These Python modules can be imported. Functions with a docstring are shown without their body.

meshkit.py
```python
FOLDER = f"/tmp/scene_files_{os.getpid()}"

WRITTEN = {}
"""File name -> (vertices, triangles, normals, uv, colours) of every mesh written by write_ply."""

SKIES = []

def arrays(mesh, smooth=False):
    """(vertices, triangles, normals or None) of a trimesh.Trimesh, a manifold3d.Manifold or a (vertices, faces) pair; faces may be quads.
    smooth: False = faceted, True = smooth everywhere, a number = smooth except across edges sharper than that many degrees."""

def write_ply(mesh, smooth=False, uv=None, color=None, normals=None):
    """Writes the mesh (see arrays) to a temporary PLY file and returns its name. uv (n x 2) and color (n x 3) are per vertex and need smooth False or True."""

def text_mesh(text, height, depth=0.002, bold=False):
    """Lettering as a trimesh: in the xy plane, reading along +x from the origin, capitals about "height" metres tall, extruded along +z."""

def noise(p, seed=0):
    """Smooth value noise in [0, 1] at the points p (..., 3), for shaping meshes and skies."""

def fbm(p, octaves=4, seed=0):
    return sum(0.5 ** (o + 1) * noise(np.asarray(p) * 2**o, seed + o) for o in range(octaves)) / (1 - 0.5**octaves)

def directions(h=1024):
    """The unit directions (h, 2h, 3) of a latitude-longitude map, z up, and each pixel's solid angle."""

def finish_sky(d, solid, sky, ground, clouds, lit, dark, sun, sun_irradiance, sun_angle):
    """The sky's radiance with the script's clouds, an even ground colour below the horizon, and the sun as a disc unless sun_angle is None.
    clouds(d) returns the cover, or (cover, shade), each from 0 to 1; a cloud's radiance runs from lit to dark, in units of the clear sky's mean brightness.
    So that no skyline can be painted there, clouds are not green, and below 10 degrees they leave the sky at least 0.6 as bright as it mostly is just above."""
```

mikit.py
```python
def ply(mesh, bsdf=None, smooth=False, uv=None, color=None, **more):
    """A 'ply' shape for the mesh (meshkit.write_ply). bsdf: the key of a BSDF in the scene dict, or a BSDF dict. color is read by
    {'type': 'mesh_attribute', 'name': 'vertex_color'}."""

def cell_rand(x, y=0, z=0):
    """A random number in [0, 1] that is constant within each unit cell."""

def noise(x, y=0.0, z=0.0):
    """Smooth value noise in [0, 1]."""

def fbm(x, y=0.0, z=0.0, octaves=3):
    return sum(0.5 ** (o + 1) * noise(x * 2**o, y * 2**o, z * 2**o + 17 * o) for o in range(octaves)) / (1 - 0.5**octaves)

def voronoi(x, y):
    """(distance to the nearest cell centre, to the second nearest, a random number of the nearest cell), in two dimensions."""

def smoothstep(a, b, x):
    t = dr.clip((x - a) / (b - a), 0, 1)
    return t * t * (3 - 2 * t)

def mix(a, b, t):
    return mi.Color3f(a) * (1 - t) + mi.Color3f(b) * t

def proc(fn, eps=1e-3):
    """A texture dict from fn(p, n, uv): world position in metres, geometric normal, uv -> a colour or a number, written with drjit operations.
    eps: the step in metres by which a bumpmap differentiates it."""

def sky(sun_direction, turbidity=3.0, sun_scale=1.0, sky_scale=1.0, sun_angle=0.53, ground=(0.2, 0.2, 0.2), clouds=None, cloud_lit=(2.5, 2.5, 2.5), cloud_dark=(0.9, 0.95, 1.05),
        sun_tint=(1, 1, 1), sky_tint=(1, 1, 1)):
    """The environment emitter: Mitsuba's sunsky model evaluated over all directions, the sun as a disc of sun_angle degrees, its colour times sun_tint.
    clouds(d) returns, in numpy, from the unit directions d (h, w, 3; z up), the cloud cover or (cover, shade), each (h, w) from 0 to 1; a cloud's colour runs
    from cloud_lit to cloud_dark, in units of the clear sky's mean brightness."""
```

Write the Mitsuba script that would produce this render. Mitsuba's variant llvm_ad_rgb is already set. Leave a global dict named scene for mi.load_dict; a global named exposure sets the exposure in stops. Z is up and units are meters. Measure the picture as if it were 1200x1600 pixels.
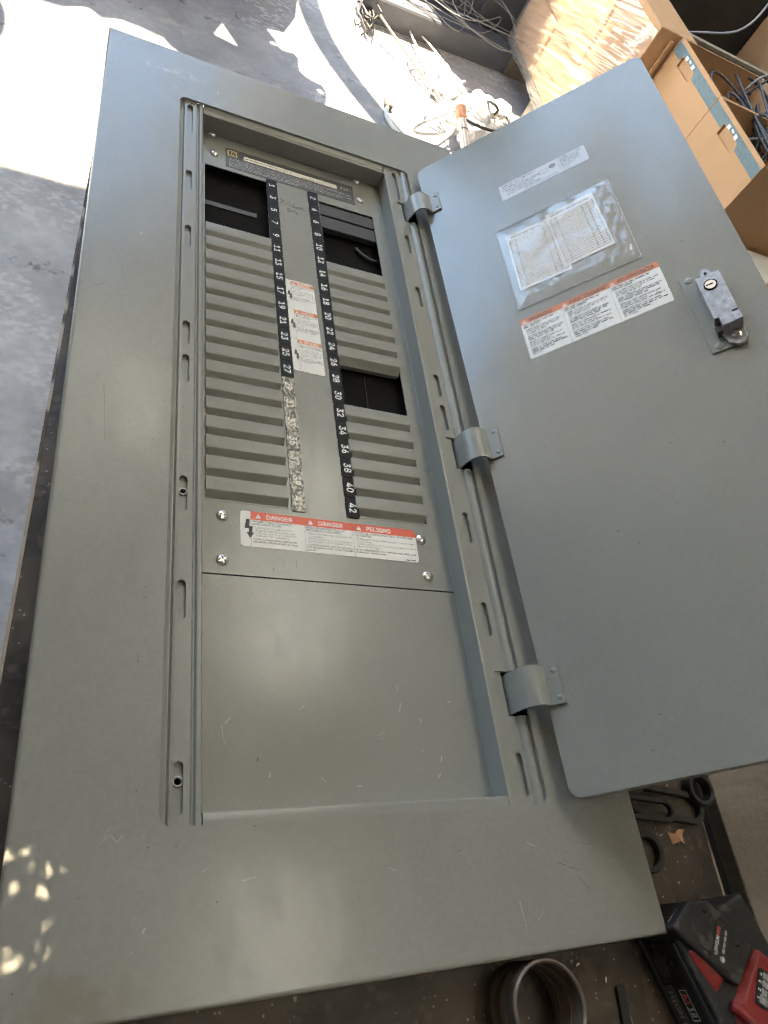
import math, random
import numpy as np
import trimesh
import manifold3d as m3
from shapely.geometry import Polygon, LineString, box as sbox
from shapely import affinity
from shapely.ops import unary_union
import drjit as dr
import mitsuba as mi
import mikit, meshkit
from mikit import noise, fbm, smoothstep, mix, cell_rand

# ------------------------------------------------------------------ camera, light, exposure
# x runs across the panel cover, y along it (away from the viewer), z is up; the face of the cover is z = 0.
CAM = np.array([0.0025, 0.0182, 0.5485])
FWD = np.array([0.409874, 0.507207, -0.758119])
DOWN = np.array([0.112949, -0.852967, -0.509598])
SUN = np.array([-0.25, 0.58, 1.0])
FLOOR = -0.93
BENCH = -0.045
ROOF = 3.0
T4 = mi.ScalarTransform4f
scene = {'type': 'scene'}
labels = {}
exposure = 4.95
scene['camera'] = {'type': 'perspective', 'fov': math.degrees(2 * math.atan(600 / 1150.0)), 'fov_axis': 'x',
                   'near_clip': 0.01, 'far_clip': 200.0,
                   'to_world': T4().look_at(origin=CAM.tolist(), target=(CAM + FWD).tolist(), up=(-DOWN).tolist())}
scene['sky'] = mikit.sky(SUN.tolist(), turbidity=3, sun_tint=(1.05, 1, .90), sky_tint=(1.03, 1, .93))

rng = random.Random(7)
nrng = np.random.default_rng(11)

# ------------------------------------------------------------------ materials
def rgb(*c):
    return {'type': 'rgb', 'value': list(c)}

def mat(name, bsdf, two=True):
    scene[name] = {'type': 'twosided', 'bsdf': bsdf} if two else bsdf
    return name

def pbr(color, rough=0.5, metal=0.0, spec=0.5, **k):
    d = {'type': 'principled', 'base_color': color if isinstance(color, dict) else rgb(*color),
         'roughness': rough, 'metallic': metal, 'specular': spec}
    d.update(k)
    return d

def bump(inner, fn, scale=1.0, eps=5e-4):
    return {'type': 'bumpmap', 'arbitrary': mikit.proc(fn, eps), 'scale': scale, 'bsdf': inner}

MM = 0.001
SCRATCHES = [((369, 37), (371, 18), .45, 1), ((388, 28), (383, 23), .4, .8), ((55, 99), (62, 105), .28, .45), ((62, 105), (66, 100), .45, .8),
             ((66, 100), (70, 104), .3, .6), ((150, 70), (159, 72), .4, .7), ((387, 79), (395, 75), .6, .8), ((412, 62), (432, 55), .25, -.9),
             ((439, 73), (452, 71), .4, .5), ((82, 998), (88, 997), .8, 1), ((141, 1016), (142, 1021), 1.2, 1), ((146, 1003), (150, 1003), .7, .9),
             ((56, 700), (57, 704), .8, 1), ((85, 46), (86, 48), .8, .9), ((15, 609), (27, 614), .5, -.5), ((33, 486), (38, 422), .5, -.5),
             ((16, 382), (41, 378), .35, .5), ((74, 224), (74, 229), .5, -.6), ((58, 103), (62, 110), .3, .5), ((205, 56), (214, 60), .3, .5),
             ((260, 70), (268, 66), .35, .6), ((120, 77), (126, 80), .4, .6), ((432, 318), (440, 309), .5, .9), ((436, 305), (445, 290), .35, .8)]
COVER_SCR = [((143, 184), (145, 171), .35, .7), ((150, 191), (146, 186), .5, .8), ((180, 144), (181, 147), .6, 1), ((209, 197), (212, 200), .5, .8),
             ((335, 152), (336, 156), .8, 1), ((351, 203), (353, 205), .7, .8), ((301, 214), (301, 220), .4, .8), ((277, 175), (283, 177), .4, .6),
             ((254, 134), (258, 134), .5, .7), ((300, 195), (303, 203), .5, .9), ((320, 186), (321, 189), .6, .9), ((330, 139), (332, 141), .6, .9),
             ((171, 158), (171, 156), .8, -.9), ((192, 325), (193, 328), .6, -.9), ((202, 340), (203, 330), .3, -.7), ((215, 338), (215, 331), .5, -.9)]

_q = random.Random(77)
for _ in range(26):
    x, y = (_q.uniform(5, 505), _q.uniform(4, 100)) if _q.random() < .6 else (_q.choice((_q.uniform(5, 80), _q.uniform(430, 500))), _q.uniform(100, 900))
    a, l = _q.uniform(0, 3.1), _q.choice((1, 2, 3, 6, 12))
    SCRATCHES.append(((x, y), (x + l * math.cos(a), y + l * math.sin(a)), _q.uniform(.15, .32), _q.choice((.15, .2, .3, .4, -.3, -.5))))
for _ in range(26):
    x, y, a, l = _q.uniform(130, 370), _q.uniform(120, 310), _q.uniform(0, 3.1), _q.choice((.5, 1, 1, 1.5, 2, 5))
    COVER_SCR.append(((x, y), (x + l * math.cos(a), y + l * math.sin(a)), _q.uniform(.2, .45), _q.choice((.3, .4, .7, -.5))))

def gloss(p, n, uv):
    """Wiped, handled paint: the gloss is uneven."""
    a = fbm(p.x * 11 + p.y * 4, p.y * 7, p.z * 11, 4)
    b = fbm(p.x * 120, p.y * 35, p.z * 90, 3)
    return .20 + .09 * smoothstep(.25, .75, a) + .04 * smoothstep(.4, .7, b)

def scratch_mask(p, segs):
    pale, dark = mi.Float(0), mi.Float(0)
    for (x0, y0), (x1, y1), w, a in segs:
        ax, ay, dx, dy = x0 * MM, y0 * MM, (x1 - x0) * MM, (y1 - y0) * MM
        t = dr.clip(((p.x - ax) * dx + (p.y - ay) * dy) / max(dx * dx + dy * dy, 1e-12), 0, 1)
        d = dr.sqrt(dr.square(p.x - ax - t * dx) + dr.square(p.y - ay - t * dy))
        m = (1 - smoothstep(w * MM * .4, w * MM, d + (noise(p.x * 900, p.y * 900, 1) - .5) * .0005)) * abs(a)
        if a > 0: pale = dr.maximum(pale, m)
        else: dark = dr.maximum(dark, m)
    return pale, dark

PAINT = (.236, .240, .214)

def paint_base(p):
    g = 1 + .10 * (fbm(p.x * 9, p.y * 9, p.z * 9, 3) - .5) + .07 * (noise(p.x * 420, p.y * 420, p.z * 420) - .5)
    c = mi.Color3f(*PAINT) * g
    warm = smoothstep(.60, .78, fbm(p.x * 5 + 3, p.y * 3, p.z * 5, 3)) * .35          # handling stains, brownish
    c = mix(c, mi.Color3f(.235, .215, .170), warm)
    speck = smoothstep(.975, .99, cell_rand(dr.floor(p.x * 110), dr.floor(p.y * 110), dr.floor(p.z * 110)))
    dx = p.x * 110 - dr.floor(p.x * 110) - .5
    dy = p.y * 110 - dr.floor(p.y * 110) - .5
    dot = speck * (1 - smoothstep(.03, .09, dr.sqrt(dx * dx + dy * dy)))
    c = mix(c, mi.Color3f(.07, .065, .055), dot * .7)
    ix, iy = dr.floor(p.x * 210), dr.floor(p.y * 210)
    on = smoothstep(.972, .985, cell_rand(ix, iy, 5)) * smoothstep(.40, .65, fbm(p.x * 8, p.y * 8, 7, 3))
    rr = dr.sqrt(dr.square(p.x * 210 - ix - .5) + dr.square(p.y * 210 - iy - .5)) + (noise(p.x * 2500, p.y * 2500, 3) - .5) * .2
    return mix(c, mi.Color3f(.40, .39, .36), on * (1 - smoothstep(.03, .12, rr)) * .6)

def trim_color(p, n, uv):
    c = paint_base(p)
    pale, dark = scratch_mask(p, SCRATCHES)
    # rubbed patch with a grain at the far edge
    r = dr.sqrt(dr.square((p.x - .085) / .05) + dr.square((p.y - 1.034) / .012))
    rub = (1 - smoothstep(.5, 1.1, r)) * smoothstep(.5, .62, fbm(p.x * 330, p.y * 160, 0, 3))
    c = mix(c, mi.Color3f(.42, .43, .42), rub * .6)
    # rust-brown smear at the near left corner
    r2 = dr.sqrt(dr.square((p.x - .045) / .05) + dr.square((p.y + .0 - .012) / .02))
    rust = (1 - smoothstep(.3, 1.0, r2 + (fbm(p.x * 60, p.y * 60, 5, 3) - .5) * 1.2)) * .45
    c = mix(c, mi.Color3f(.20, .16, .10), rust)
    c = mix(c, mi.Color3f(.46, .46, .43), pale * .7)
    return mix(c, mi.Color3f(.06, .058, .05), dark * .75)

def cover_color(p, n, uv):
    c = paint_base(p)
    pale, dark = scratch_mask(p, COVER_SCR)
    c = mix(c, mi.Color3f(.5, .5, .47), pale * .8)
    return mix(c, mi.Color3f(.05, .045, .04), dark * .8)

def orange_peel(p, n, uv):
    return (fbm(p.x * 45, p.y * 45, p.z * 45, 2) - .5) * .00018 + (noise(p.x * 700, p.y * 700, p.z * 700) - .5) * .000006

P_ROUGH = .27
GLOSS = mikit.proc(gloss)
mat('paint_trim', bump(pbr(mikit.proc(trim_color), GLOSS, spec=.5), orange_peel))
mat('paint_cover', bump(pbr(mikit.proc(cover_color), GLOSS, spec=.55), orange_peel))
mat('paint', pbr(mikit.proc(lambda p, n, uv: paint_base(p)), P_ROUGH, spec=.5))
mat('paint_door', bump(pbr(mikit.proc(lambda p, n, uv: paint_base(p)), mikit.proc(lambda p, n, uv: gloss(p, n, uv) * .72), spec=.6), orange_peel))
mat('black_gap', pbr((.012, .011, .010), .9, spec=.1))
mat('tag_black', pbr((.010, .010, .010), .6, spec=.25))
def worn(p, n, uv):  # silvery flecks paint the sky glare on a scuffed black label
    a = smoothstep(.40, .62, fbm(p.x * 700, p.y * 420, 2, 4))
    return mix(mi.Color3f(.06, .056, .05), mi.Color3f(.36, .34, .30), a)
mat('tag_scuffed_glare', pbr(mikit.proc(worn), .33, metal=.25, spec=.7))
mat('white_print', pbr((.80, .80, .77), .5))
mat('cream_print', pbr((.70, .66, .57), .4))
mat('black_print', pbr((.03, .03, .028), .5))
mat('grey_print', pbr((.10, .10, .095), .5))
def vinyl(p, n, uv):
    return mi.Color3f(.74, .73, .68) * (1 + .06 * (fbm(p.x * 60, p.y * 60, p.z * 60, 3) - .5)) * (1 - .5 * smoothstep(.80, .86, noise(p.x * 160, p.y * 160, p.z * 90)) * smoothstep(.6, .7, noise(p.x * 620, p.y * 620, 3)))
mat('white_vinyl', pbr(mikit.proc(vinyl), .38))
mat('red_ink', pbr((.68, .105, .055), .38))
mat('orange_ink', pbr((.62, .20, .07), .4))
mat('silver_label', pbr((.50, .51, .53), .42, metal=.1))
mat('nameplate_dark', pbr((.085, .088, .09), .32))
mat('breaker_blank', pbr((.045, .045, .044), .5))
mat('gold', pbr((.55, .42, .22), .35, metal=.5))
mat('paper', pbr((.72, .71, .68), .8, spec=.2))
mat('steel_bright', pbr((.72, .70, .66), .22, metal=1.0))
def cast_zinc(p, n, uv):
    return mi.Color3f(.34, .34, .35) * (.55 + .9 * fbm(p.x * 260, p.y * 260, p.z * 260, 3))
mat('zinc_cast', bump(pbr(mikit.proc(cast_zinc), .42, metal=.55), lambda p, n, uv: fbm(p.x * 500, p.y * 500, p.z * 500, 2) * .00035, eps=2e-4))
mat('dark_metal', pbr((.06, .058, .055), .45, metal=.3))
scene['film_clear'] = {'type': 'thindielectric', 'int_ior': 1.3, 'ext_ior': 1.0}
scene['film_milky'] = {'type': 'blendbsdf', 'weight': .15, 'a': {'type': 'thindielectric', 'int_ior': 1.5, 'ext_ior': 1.0}, 'b': {'type': 'principledthin', 'base_color': rgb(.85, .85, .84), 'roughness': .35, 'diff_trans': .9, 'spec_trans': 0.0}}
def bench_color(p, n, uv):
    a = fbm(p.x * 14, p.y * 14, 1, 4)
    b = fbm(p.x * 90, p.y * 90, 4, 3)
    c = mix(mi.Color3f(.030, .024, .018), mi.Color3f(.085, .066, .047), smoothstep(.3, .7, a))
    c = mix(c, mi.Color3f(.12, .085, .055), smoothstep(.62, .78, b) * .5)
    out = c
    for k, (sc_, th_, r_) in enumerate(((330, .955, .30), (140, .970, .22))):
        qx, qy = p.x * sc_, p.y * sc_
        ix, iy = dr.floor(qx), dr.floor(qy)
        on = smoothstep(th_, th_ + .01, cell_rand(ix, iy, 7 + k)) * smoothstep(.42, .6, a)
        ox, oy = .3 + .4 * cell_rand(ix, iy, 20), .3 + .4 * cell_rand(ix, iy, 21)
        rr = dr.sqrt(dr.square(qx - ix - ox) + dr.square(qy - iy - oy)) + (noise(p.x * 1500, p.y * 1500, 3) - .5) * .25
        out = mix(out, mi.Color3f(.40, .37, .32), on * (1 - smoothstep(r_ * .6, r_, rr)) * .75)
    return out
mat('bench_steel', bump(pbr(mikit.proc(bench_color), .5, metal=.15), lambda p, n, uv: fbm(p.x * 160, p.y * 160, 0, 3) * .0006))
mat('bench_edge', pbr(mikit.proc(lambda p, n, uv: mix(mi.Color3f(.06, .045, .03), mi.Color3f(.33, .28, .22), smoothstep(.42, .6, fbm(p.x * 50, p.y * 30, p.z * 90, 3)))), .45, metal=.3))
def concrete(p, n, uv):
    a = fbm(p.x * 1.7, p.y * 1.7, 0, 4)
    b = fbm(p.x * 11, p.y * 11, 3, 4)
    c = mix(mi.Color3f(.245, .255, .275), mi.Color3f(.40, .405, .415), smoothstep(.3, .7, a))
    c = c * (.82 + .36 * b)
    st = smoothstep(.50, .78, fbm(p.x * 4.3 + 9, p.y * 4.3, 1, 5)) * .55
    c = mix(c, mi.Color3f(.20, .19, .185), st)
    dk = smoothstep(.66, .84, fbm(p.x * 13 + 2, p.y * 19 + 5, 6, 5)) * smoothstep(.35, .7, fbm(p.x * 60, p.y * 60, 2, 3))
    c = mix(c, mi.Color3f(.09, .085, .08), dk * .9)
    c = c * (.90 + .2 * fbm(p.x * 75, p.y * 75, 9, 3))
    lt = smoothstep(.60, .85, fbm(p.x * 9 + 1.7, p.y * 12 + 4.1, 2, 4)) * smoothstep(.3, .75, fbm(p.x * 50, p.y * 50, 1, 3))
    c = mix(c, mi.Color3f(.55, .53, .49), lt * .7)
    sc = smoothstep(.50, .70, fbm(p.x * 5 + 30, p.y * 7, 4, 4)) * smoothstep(.40, .70, fbm(p.x * 60, p.y * 95, 7, 4))
    return mix(c, mi.Color3f(.56, .56, .56), sc * .45)
mat('concrete', bump(pbr(mikit.proc(concrete), .6), lambda p, n, uv: fbm(p.x * 70, p.y * 70, 0, 3) * .0012, eps=2e-3))
def card(p, n, uv):
    g = 1 + .10 * (fbm(p.y * 30, p.z * 30, p.x * 30, 3) - .5) + .05 * (noise(p.x * 350, p.y * 350, p.z * 40) - .5)
    return mi.Color3f(.50, .31, .165) * g
mat('cardboard', pbr(mikit.proc(card), .8, spec=.2))
mat('teal_ink', pbr(mikit.proc(lambda p, n, uv: mi.Color3f(.16, .22, .235) * (.85 + .3 * noise(p.y * 200, p.z * 200, 0))), .7, spec=.2))
mat('steel_blue_grey', pbr(mikit.proc(lambda p, n, uv: mi.Color3f(.075, .085, .10) * (.85 + .3 * fbm(p.x * 9, p.y * 9, p.z * 9, 3))), .5))
mat('beam_grey', pbr(mikit.proc(lambda p, n, uv: mi.Color3f(.075, .086, .105) * (.85 + .3 * fbm(p.x * 15, p.y * 15, p.z * 15, 3))), .5))
mat('crate_dark', pbr(mikit.proc(lambda p, n, uv: mi.Color3f(.055, .050, .043) * (.7 + .6 * fbm(p.x * 12, p.y * 12, p.z * 12, 3))), .7))
mat('rim_tan', pbr((.30, .26, .20), .7))
mat('wire_grey', pbr((.32, .32, .32), .5))
mat('wire_steel', pbr((.17, .18, .19), .5))
mat('wire_dark', pbr((.06, .06, .06), .5))
mat('wire_white', pbr((.6, .6, .58), .45))
mat('bag_white', pbr((.72, .72, .72), .3, spec=.7))
mat('copper', pbr((.72, .36, .20), .4, metal=.5))
mat('roofing', pbr((.34, .33, .31), .7))
mat('wall_sheet', pbr((.22, .21, .19), .7))
scene['added_skylight_sheet'] = {'type': 'principledthin', 'base_color': rgb(.92, .96, .94), 'roughness': .6, 'diff_trans': 1.6, 'spec_trans': 0.0}
def boardc(p, n, uv):
    a = fbm(p.x * 9, p.y * 40, 0, 4)
    return mix(mi.Color3f(.145, .125, .098), mi.Color3f(.21, .185, .15), smoothstep(.3, .7, a)) * (.9 + .2 * noise(p.x * 300, p.y * 500, 0))
mat('board', bump(pbr(mikit.proc(boardc), .5), lambda p, n, uv: fbm(p.x * 30, p.y * 120, 0, 3) * .0008))
mat('gap_dark_board', pbr((.05, .045, .038), .7))
mat('cast_black', pbr(mikit.proc(lambda p, n, uv: mi.Color3f(.038, .036, .034) * (.7 + .7 * fbm(p.x * 90, p.y * 90, p.z * 90, 3))), .48, metal=.35))
mat('pipe_steel', pbr(mikit.proc(lambda p, n, uv: mix(mi.Color3f(.10, .088, .062), mi.Color3f(.20, .16, .115), smoothstep(.35, .65, fbm(p.x * 40, p.y * 40, p.z * 120, 3)))), .5, metal=.35))
mat('rust_rim', pbr(mikit.proc(lambda p, n, uv: mix(mi.Color3f(.11, .075, .055), mi.Color3f(.25, .19, .15), noise(p.x * 150, p.y * 150, p.z * 150))), .5, metal=.3))
mat('tool_black', bump(pbr(mikit.proc(lambda p, n, uv: mix(mi.Color3f(.018, .018, .018), mi.Color3f(.075, .07, .06), smoothstep(.55, .75, fbm(p.x * 90, p.y * 90, p.z * 90, 4)) * .7)), .5), lambda p, n, uv: noise(p.x * 1500, p.y * 1500, p.z * 1500) * .00012, eps=1e-4))
mat('tool_gloss', pbr((.03, .03, .03), .22))
mat('tool_red', bump(pbr(mikit.proc(lambda p, n, uv: mix(mi.Color3f(.25, .022, .020), mi.Color3f(.10, .045, .035), smoothstep(.52, .72, fbm(p.x * 70, p.y * 70, p.z * 70, 4)))), .45), lambda p, n, uv: noise(p.x * 1500, p.y * 1500, p.z * 1500) * .0001, eps=1e-4))
mat('copper_paper', pbr((.62, .34, .20), .6))
mat('leaf', {'type': 'principledthin', 'base_color': rgb(.06, .11, .03), 'roughness': .5, 'diff_trans': .4}, False)
mat('rubber', pbr((.03, .03, .03), .6))

# ------------------------------------------------------------------ helpers
def key_for(name):
    if name not in scene: return name
    i = 1
    while f'{name}_{i:03d}' in scene: i += 1
    return f'{name}_{i:03d}'

THINGS = set()
def thing(name, label, category, group=None):
    k, i = name, 0
    while k in THINGS:
        i += 1
        k = f'{name}_{i:03d}'
    THINGS.add(k)
    labels[k] = {'label': label, 'category': category}
    if group: labels[k]['group'] = group
    return k

def put(key, mesh, bsdf, smooth=False, label=None, kind=None, **more):
    key = key_for(key)
    scene[key] = mikit.ply(mesh, bsdf, smooth, **more)
    if label or kind:
        labels.setdefault(key, {})
        if label: labels[key]['label'] = label
        if kind: labels[key]['kind'] = kind
    return key

def single(name, mesh, bsdf, label, category, smooth=False, group=None):
    k = thing(name, label, category, group)
    scene[k] = mikit.ply(mesh, bsdf, smooth)
    return k

def tm(m):
    if isinstance(m, trimesh.Trimesh): return m
    if hasattr(m, 'to_mesh'):
        q = m.to_mesh()
        return trimesh.Trimesh(np.array(q.vert_properties[:, :3]), np.array(q.tri_verts), process=False)
    return trimesh.Trimesh(np.asarray(m[0], float), np.asarray(m[1], int), process=False)

def cat(ms):
    return trimesh.util.concatenate([tm(m) for m in ms])

def bx(x0, x1, y0, y1, z0, z1):
    return m3.Manifold.cube([x1 - x0, y1 - y0, z1 - z0]).translate([x0, y0, z0])

def rbx(x0, x1, y0, y1, z0, z1, r):
    s = m3.Manifold.sphere(r, 16)
    return m3.Manifold.batch_hull([s.translate([x, y, z]) for x in (x0 + r, x1 - r) for y in (y0 + r, y1 - r) for z in (z0 + r, z1 - r)])

def hull_pts(pts, r, n=12):
    s = m3.Manifold.sphere(r, n)
    return m3.Manifold.batch_hull([s.translate([float(c) for c in p]) for p in pts])

def ccw(pts):
    p = np.asarray(pts, float)
    a = np.sum(p[:, 0] * np.roll(p[:, 1], -1) - np.roll(p[:, 0], -1) * p[:, 1])
    return p if a > 0 else p[::-1]

def ext(poly, z0, z1):
    """A shapely polygon or a list of points extruded along z."""
    if not hasattr(poly, 'exterior') and not hasattr(poly, 'geoms'): poly = Polygon(poly)
    cs = []
    for g in getattr(poly, 'geoms', [poly]):
        cs.append(ccw(np.array(g.exterior.coords)[:-1]))
        cs += [ccw(np.array(i.coords)[:-1])[::-1] for i in g.interiors]
    return m3.CrossSection(cs).extrude(z1 - z0).translate([0, 0, z0])

def ext_y(pts, y0, y1):
    """A profile in (x, z) extruded along y."""
    return m3.CrossSection([ccw(pts)]).extrude(y1 - y0).transform(np.array([[1, 0, 0, 0], [0, 0, -1, y1], [0, 1, 0, 0]], float))

def ext_x(pts, x0, x1):
    """A profile in (y, z) extruded along x."""
    return m3.CrossSection([ccw(pts)]).extrude(x1 - x0).transform(np.array([[0, 0, 1, x0], [1, 0, 0, 0], [0, 1, 0, 0]], float))

def rrect(x0, x1, y0, y1, r, q=6):
    return sbox(x0 + r, y0 + r, x1 - r, y1 - r).buffer(r, quad_segs=q)

class Frame:
    def __init__(self, o, X, Y):
        self.o, self.X, self.Y = (np.asarray(v, float) for v in (o, X, Y))
        self.N = np.cross(self.X, self.Y)
        self.M = np.column_stack([self.X, self.Y, self.N, self.o])
    def __call__(self, mesh):
        m = tm(mesh).copy()
        m.vertices = m.vertices @ self.M[:, :3].T + self.o
        return m
    def at(self, x, y, n=0.0):
        return self.o + x * self.X + y * self.Y + n * self.N

def tube(points, r, sides=8, closed=False):
    p = np.asarray(points, float)
    n = len(p)
    t = (np.roll(p, -1, 0) - np.roll(p, 1, 0)) if closed else np.gradient(p, axis=0)
    t /= np.linalg.norm(t, axis=1, keepdims=True) + 1e-12
    a = np.zeros_like(p)
    u = np.array([0, 0, 1.0]) if abs(t[0, 2]) < .9 else np.array([1.0, 0, 0])
    for i in range(n):
        u = u - t[i] * (u @ t[i]); u /= np.linalg.norm(u) + 1e-12
        a[i] = u
    b = np.cross(t, a)
    ang = np.arange(sides) * 2 * np.pi / sides
    rr = np.broadcast_to(r, (n,))[:, None, None]
    v = (p[:, None] + rr * (np.cos(ang)[None, :, None] * a[:, None] + np.sin(ang)[None, :, None] * b[:, None])).reshape(-1, 3)
    f = []
    for i in range(n if closed else n - 1):
        i2 = (i + 1) % n
        for j in range(sides):
            j2 = (j + 1) % sides
            f += [[i * sides + j, i * sides + j2, i2 * sides + j2], [i * sides + j, i2 * sides + j2, i2 * sides + j]]
    if not closed:
        for i, s in ((0, -1), (n - 1, 1)):
            c = len(v); v = np.vstack([v, p[i]])
            for j in range(sides):
                q = [i * sides + j, i * sides + (j + 1) % sides, c]
                f.append(q if s > 0 else q[::-1])
    return trimesh.Trimesh(v, f, process=False)

def spline(pts, n=40):
    from scipy.interpolate import CubicSpline
    p = np.asarray(pts, float)
    d = np.r_[0, np.cumsum(np.linalg.norm(np.diff(p, axis=0), axis=1))]
    return CubicSpline(d, p)(np.linspace(0, d[-1], n))

def grid(fn, nu, nv, u0=0, u1=1, v0=0, v1=1):
    u, v = np.meshgrid(np.linspace(u0, u1, nu), np.linspace(v0, v1, nv), indexing='ij')
    P = fn(u, v).reshape(-1, 3)
    i, j = np.meshgrid(np.arange(nu - 1), np.arange(nv - 1), indexing='ij')
    a = (i * nv + j).ravel()
    f = np.vstack([np.stack([a, a + nv, a + nv + 1], 1), np.stack([a, a + nv + 1, a + 1], 1)])
    return trimesh.Trimesh(P, f, process=False)

_tc = {}
def text(s, height, bold=False):
    """Flat lettering (front faces only), base line at y=0, height in metres."""
    k = (s, bold)
    if k not in _tc:
        m = meshkit.text_mesh(s, 1.0, 0.01, bold)
        keep = m.face_normals[:, 2] > .9
        m = trimesh.Trimesh(m.vertices, m.faces[keep], process=False)
        m.remove_unreferenced_vertices()
        m.vertices[:, 2] = 0
        _tc[k] = m
    m = _tc[k].copy()
    m.vertices *= height
    return m

def text_at(s, x, y, height, width=None, bold=False, n=0.0, rot=0):
    m = text(s, height, bold)
    if width:
        m.vertices[:, 0] *= width / (m.vertices[:, 0].max())
    if rot:
        m.apply_transform(trimesh.transformations.rotation_matrix(math.radians(rot), [0, 0, 1]))
    m.vertices += [x, y, n]
    return m

def quad(x0, x1, y0, y1, n=0.0):
    return trimesh.Trimesh([[x0, y0, n], [x1, y0, n], [x1, y1, n], [x0, y1, n]], [[0, 1, 2], [0, 2, 3]], process=False)

def poly2d(pts, n=0.0):
    p = Polygon(pts) if not hasattr(pts, 'exterior') else pts
    v, f = trimesh.creation.triangulate_polygon(p, engine='earcut')
    m = trimesh.Trimesh(np.column_stack([v, np.full(len(v), n)]), f, process=False)
    if m.face_normals[:, 2].mean() < 0: m.invert()
    return m

def dashes(x0, x1, y, h, n=0.0, seed=0, fill=1.0):
    """Print too small to read: word-long dashes."""
    r = random.Random(seed)
    out, x = [], x0
    end = x0 + (x1 - x0) * fill
    while x < end - h:
        w = min(r.uniform(1.2, 5.5) * h, end - x)
        out.append(quad(x, x + w, y, y + h * r.uniform(.75, 1), n))
        x += w + h * .8
    return out

def tri_warn(x, y, h, n):
    """The warning triangle with its exclamation mark cut out."""
    t = Polygon([(0, 0), (1.1, 0), (.55, 1)]).buffer(-.05).buffer(.05)
    t = t.difference(sbox(.5, .38, .6, .72)).difference(sbox(.5, .17, .6, .28))
    return poly2d(affinity.translate(affinity.scale(t, h, h, origin=(0, 0)), x, y), n)

def bolt_shape(x, y, h, n):
    s = [(.30, 1), (.62, 1), (.56, .62), (.86, .62), (.76, .24), (.98, .24), (.60, -.10), (.30, .24), (.50, .24), (.52, .46), (.16, .46)]
    return poly2d([(x + a * h * .62, y + b * h) for a, b in s], n)

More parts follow.
